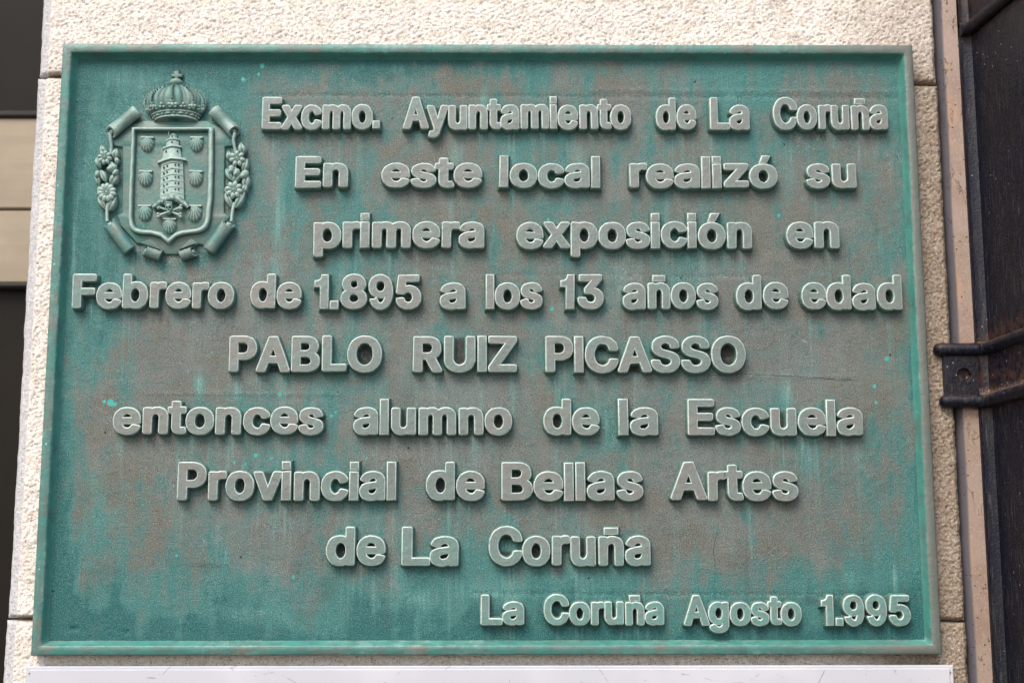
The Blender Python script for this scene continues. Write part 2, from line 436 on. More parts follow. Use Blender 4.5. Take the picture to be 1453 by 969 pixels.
rl = [max(0.0, 1 - abs(p[0] - (at(1383, 484, Y_WALL).x - .002)) / .004) if k % 6 > 2 else 0 for k, p in enumerate(mb.v)]  # darker brown line on the strip beside the pipe
strip = mb.build('stone_strip', M_JAMB, None, 50, {'edge_grey': edge_grey, 'brown_line': rl})
strip['label'] = 'smooth pink pitted stone strip between the granite blocks and the black pipe'
strip['category'] = 'stone strip'
strip['kind'] = 'thing'

# ================================================================== black cast-iron rectangular downpipe with an eared collar
px_l = at(1383, 484, Y_WALL).x
PWID, PDEP, PR = .150, .165, .012
pipe = empty('drainpipe', (px_l, Y_WALL, 0), 'black rectangular cast iron drainpipe with rusty ribbed collars at the right edge', 'drainpipe')
def plan(off, dep=0.0, r=PR):
    """outline of the pipe from the wall on the left, over its narrow back flange, round the front, back to the wall"""
    fl, st = .0115, .0075                        # flange width and step
    xs, y1 = px_l + fl - off, Y_WALL - PDEP - dep
    o = [(px_l, Y_WALL + .004), (px_l, Y_WALL - st * .7 - off), (px_l + .0015, Y_WALL - st - off), (px_l + fl * .6 - off * .5, Y_WALL - st - off * 1.0)]
    for k in range(9):
        t = k / 8; y = Y_WALL - st - .002 - off - t * (PDEP + dep - r - st - .002 - off)
        o.append((xs + .125 * (Y_WALL - y), y))
    xs += .125 * PDEP
    for k in range(1, 9):
        t = math.pi / 2 * k / 8; o.append((xs + r - r * math.cos(t), y1 + r - r * math.sin(t)))
    for k in range(9):
        t = math.pi / 2 * k / 8; xe = px_l + PWID + off
        o.append((xe - r + r * math.sin(t), y1 + r - r * math.cos(t)))
    o.append((px_l + PWID + off, Y_WALL + .004))
    return o
def sweep_z(name, prof, mat, rust_fn, parent, label=None):
    """prof: list of (z, off)"""
    v, ru = [], []
    n = len(plan(0))
    for z, off in prof:
        for (x, y) in plan(off, off):
            v.append((x - px_l, y - Y_WALL, z)); ru.append(rust_fn(x, y, z, off))
    o = mesh_obj(name, v, gridfaces(n, len(prof)), mat, parent, True, 50, {'rust': ru})
    if label: o['label'] = label
    return o
z_r1, z_r2 = at(1400, 497, Y_WALL).z, at(1400, 570, Y_WALL).z        # ribs of the eared collar
z_t1 = at(1364, 47, Y_WALL).z                                         # lower rib of the collar above
z_t2 = z_t1 + (z_r1 - z_r2) * .98
def rust_pipe(x, y, z, off):
    r = 0
    for zz in (z_r1, z_r2, z_t1, z_t2): r = max(r, math.exp(-((z - zz - .004) / .016) ** 2))
    return min(.72, r * .7 + .04)
prof = [(z, 0) for z in np.linspace(bot_z, top_z, 90)]
sweep_z('pipe', prof, M_IRON, rust_pipe, pipe)
def collar(za, zb):
    pr = []
    for z in np.linspace(zb - .004, za + .004, 12): pr.append((z, .0035))
    pr = [(zb - .0042, .0001)] + pr + [(za + .0042, .0001)]
    sweep_z('collar', pr, M_IRON, lambda x, y, z, o: .22 + .75 * sst(.3, 1, np.array((z - zb) / -(za - zb) + 1)) , pipe, 'rust-stained band between two ribs')
    for zc in (za, zb):
        R = .0078
        pr = [(zc + R * math.sin(t), .0025 + R * math.cos(t) * 1.15) for t in np.linspace(-1.5, 1.5, 13)]
        sweep_z('rib', pr, M_IRON, lambda x, y, z, o, zc=zc, R=R: max(0, (z - zc) / R - .3) * 1.4 + .05, pipe)
collar(z_r1, z_r2); collar(z_t1, z_t2)
# the ear: plate with a screw hole, two round lips continuing the ribs
ex0, ex1 = at(1337, 530, Y_WALL).x, px_l + .0105
ey = Y_WALL - .0065
hc, hr = at(1368.5, 532.5, ey), .0088
outer, inner = [], []
nk = 48
zc0, zc1 = z_r2 - .002, z_r1 + .002
for k in range(nk):
    t = 2 * math.pi * k / nk; c, s = math.cos(t), math.sin(t)
    tx = ((ex1 if c > 0 else ex0) - hc.x) / c if abs(c) > 1e-6 else 1e9
    tz = ((zc1 if s > 0 else zc0) - hc.z) / s if abs(s) > 1e-6 else 1e9
    tt = min(tx, tz)
    outer.append((hc.x + c * tt, hc.z + s * tt)); inner.append((hc.x + c * hr, hc.z + s * hr))
v = []
for ring, y in ((outer, Y_WALL + .002), (outer, ey), (inner, ey), ([(hc.x + (x - hc.x) * .9, hc.z + (z - hc.z) * .9) for x, z in inner], ey + .0008), ([(hc.x + (x - hc.x) * .9, hc.z + (z - hc.z) * .9) for x, z in inner], Y_WALL - .0005)):
    v += [(x - px_l, y - Y_WALL, z) for x, z in ring]
mesh_obj('lug', v, gridfaces(nk, 5, True) + [tuple(range(4 * nk, 5 * nk))], M_IRON, pipe, True, 40, {'rust': [.12] * (4 * nk) + [.7] * nk})['label'] = 'flat ear with a round screw hole'
for (zc, pxs) in ((z_r1, 1334), (z_r2, 1339)):
    xs, R = at(pxs, 500, ey).x, .0078
    v, ru = [], []
    path = [(xs - R * .95, .25), (xs - R * .8, .6), (xs - R * .35, .92), (xs, 1.0), ((xs + ex1) / 2, .97), (ex1 + .002, 1.03)]
    for x, k in path:
        for j in range(16):
            t = 2 * math.pi * j / 16
            v.append((x - px_l, ey - Y_WALL + R * k * 1.1 * math.sin(t) + .001, zc + R * k * math.cos(t))); ru.append(max(0, math.cos(t) - .4) * 1.3 + .03)
    f = gridfaces(16, len(path), True) + [tuple(range(15, -1, -1))]
    mesh_obj('lip', v, f, M_IRON, pipe, True, 60, {'rust': ru})

# ================================================================== white marble plaque below
YM = Y_WALL - .020
a0, a1_ = at(37, 945, YM), at(1353, 944, YM)
mar = empty('marble_plaque', (0, Y_WALL, a0.z - .25), 'blank white marble plaque with grey veins, its top edge under the bronze plaque', 'plaque')
def rel(o): return [(x, y - Y_WALL, z - (a0.z - .25)) for x, y, z in o]
mb = Mesh(); box(mb, a0.x, a1_.x, YM, Y_WALL + .004, a0.z - .30, a0.z, .0012); mb.v = rel(mb.v)
mb.build('slab', M_MARB, mar, 20)
mb = Mesh(); box(mb, a0.x + .0045, a1_.x - .0045, YM - .0009, YM + .002, a0.z - .296, a0.z - .0035, .0008); mb.v = rel(mb.v)
mb.build('raised_face', M_MARB, mar, 20)
for dx in (.0022, a1_.x - a0.x - .0062):
    for dz in (.0075, .0195):
        mb = Mesh(); v = []
        cx_, cz_ = a0.x + dx + .002, a0.z - dz
        for j in range(10):
            t = 2 * math.pi * j / 10; v.append((cx_ + .0009 * math.cos(t), YM - .0012, cz_ + .0009 * math.sin(t)))
        v += [(x, YM + .002, z) for x, _, z in v]
        mb.add(v, [tuple(range(9, -1, -1))] + [(k, (k + 1) % 10, 10 + (k + 1) % 10, 10 + k) for k in range(10)]); mb.v = rel(mb.v)
        mb.build('fixing_pin', M_MORTAR, mar, 30)

# ================================================================== the pavement sheet, added out of view below to throw light back up
gz = CAM.z - 1.5
pave = mesh_obj('bounce_pavement', [(-8, -12, gz), (8, -12, gz), (8, .3, gz), (-8, .3, gz)], [(0, 1, 2, 3)], mat_plain('pale_paving', (0.17, 0.155, 0.14), .85, .3), None, False)
pave['kind'] = 'structure'

# ================================================================== the window in the recess on the left
YB = Y_WALL + .26
win = empty('window', (at(0, 500, YB).x, YB, -.2), 'dark window with two beige boards across it, left of the granite wall', 'window')
def wbox(name, py0, py1, mat, dy=0.0, th=.03, b=.002, zoff=(0, 0)):
    mb = Mesh(); X0 = at(0, 500, YB).x - .18; X1 = at(70, 300, YB).x + .10
    za = (at(20, py1, YB).z if py1 is not None else bot_z - .2); zb = (at(20, py0, YB).z if py0 is not None else top_z + .15)
    box(mb, X0, X1, YB + dy, YB + dy + th, za, zb, b)
    mb.v = [(x - win.location.x, y - YB, z + .2) for x, y, z in mb.v]
    return mb.build(name, mat, win, 20)
wbox('pane', None, 170, M_GLASS, .012, .01, .0)['label'] = 'dark upper pane'
wbox('frame_rail', 159, 167, M_REVEAL, -.006, .05)
wbox('board', 167.5, 296, M_BEIGE)
wbox('board', 298, 401, M_BEIGE, .002)
wbox('frame_rail', 402, 408, M_REVEAL, -.004, .05)
wbox('pane', 395, None, M_GLASS, .016, .01, .0)['label'] = 'dark lower pane'

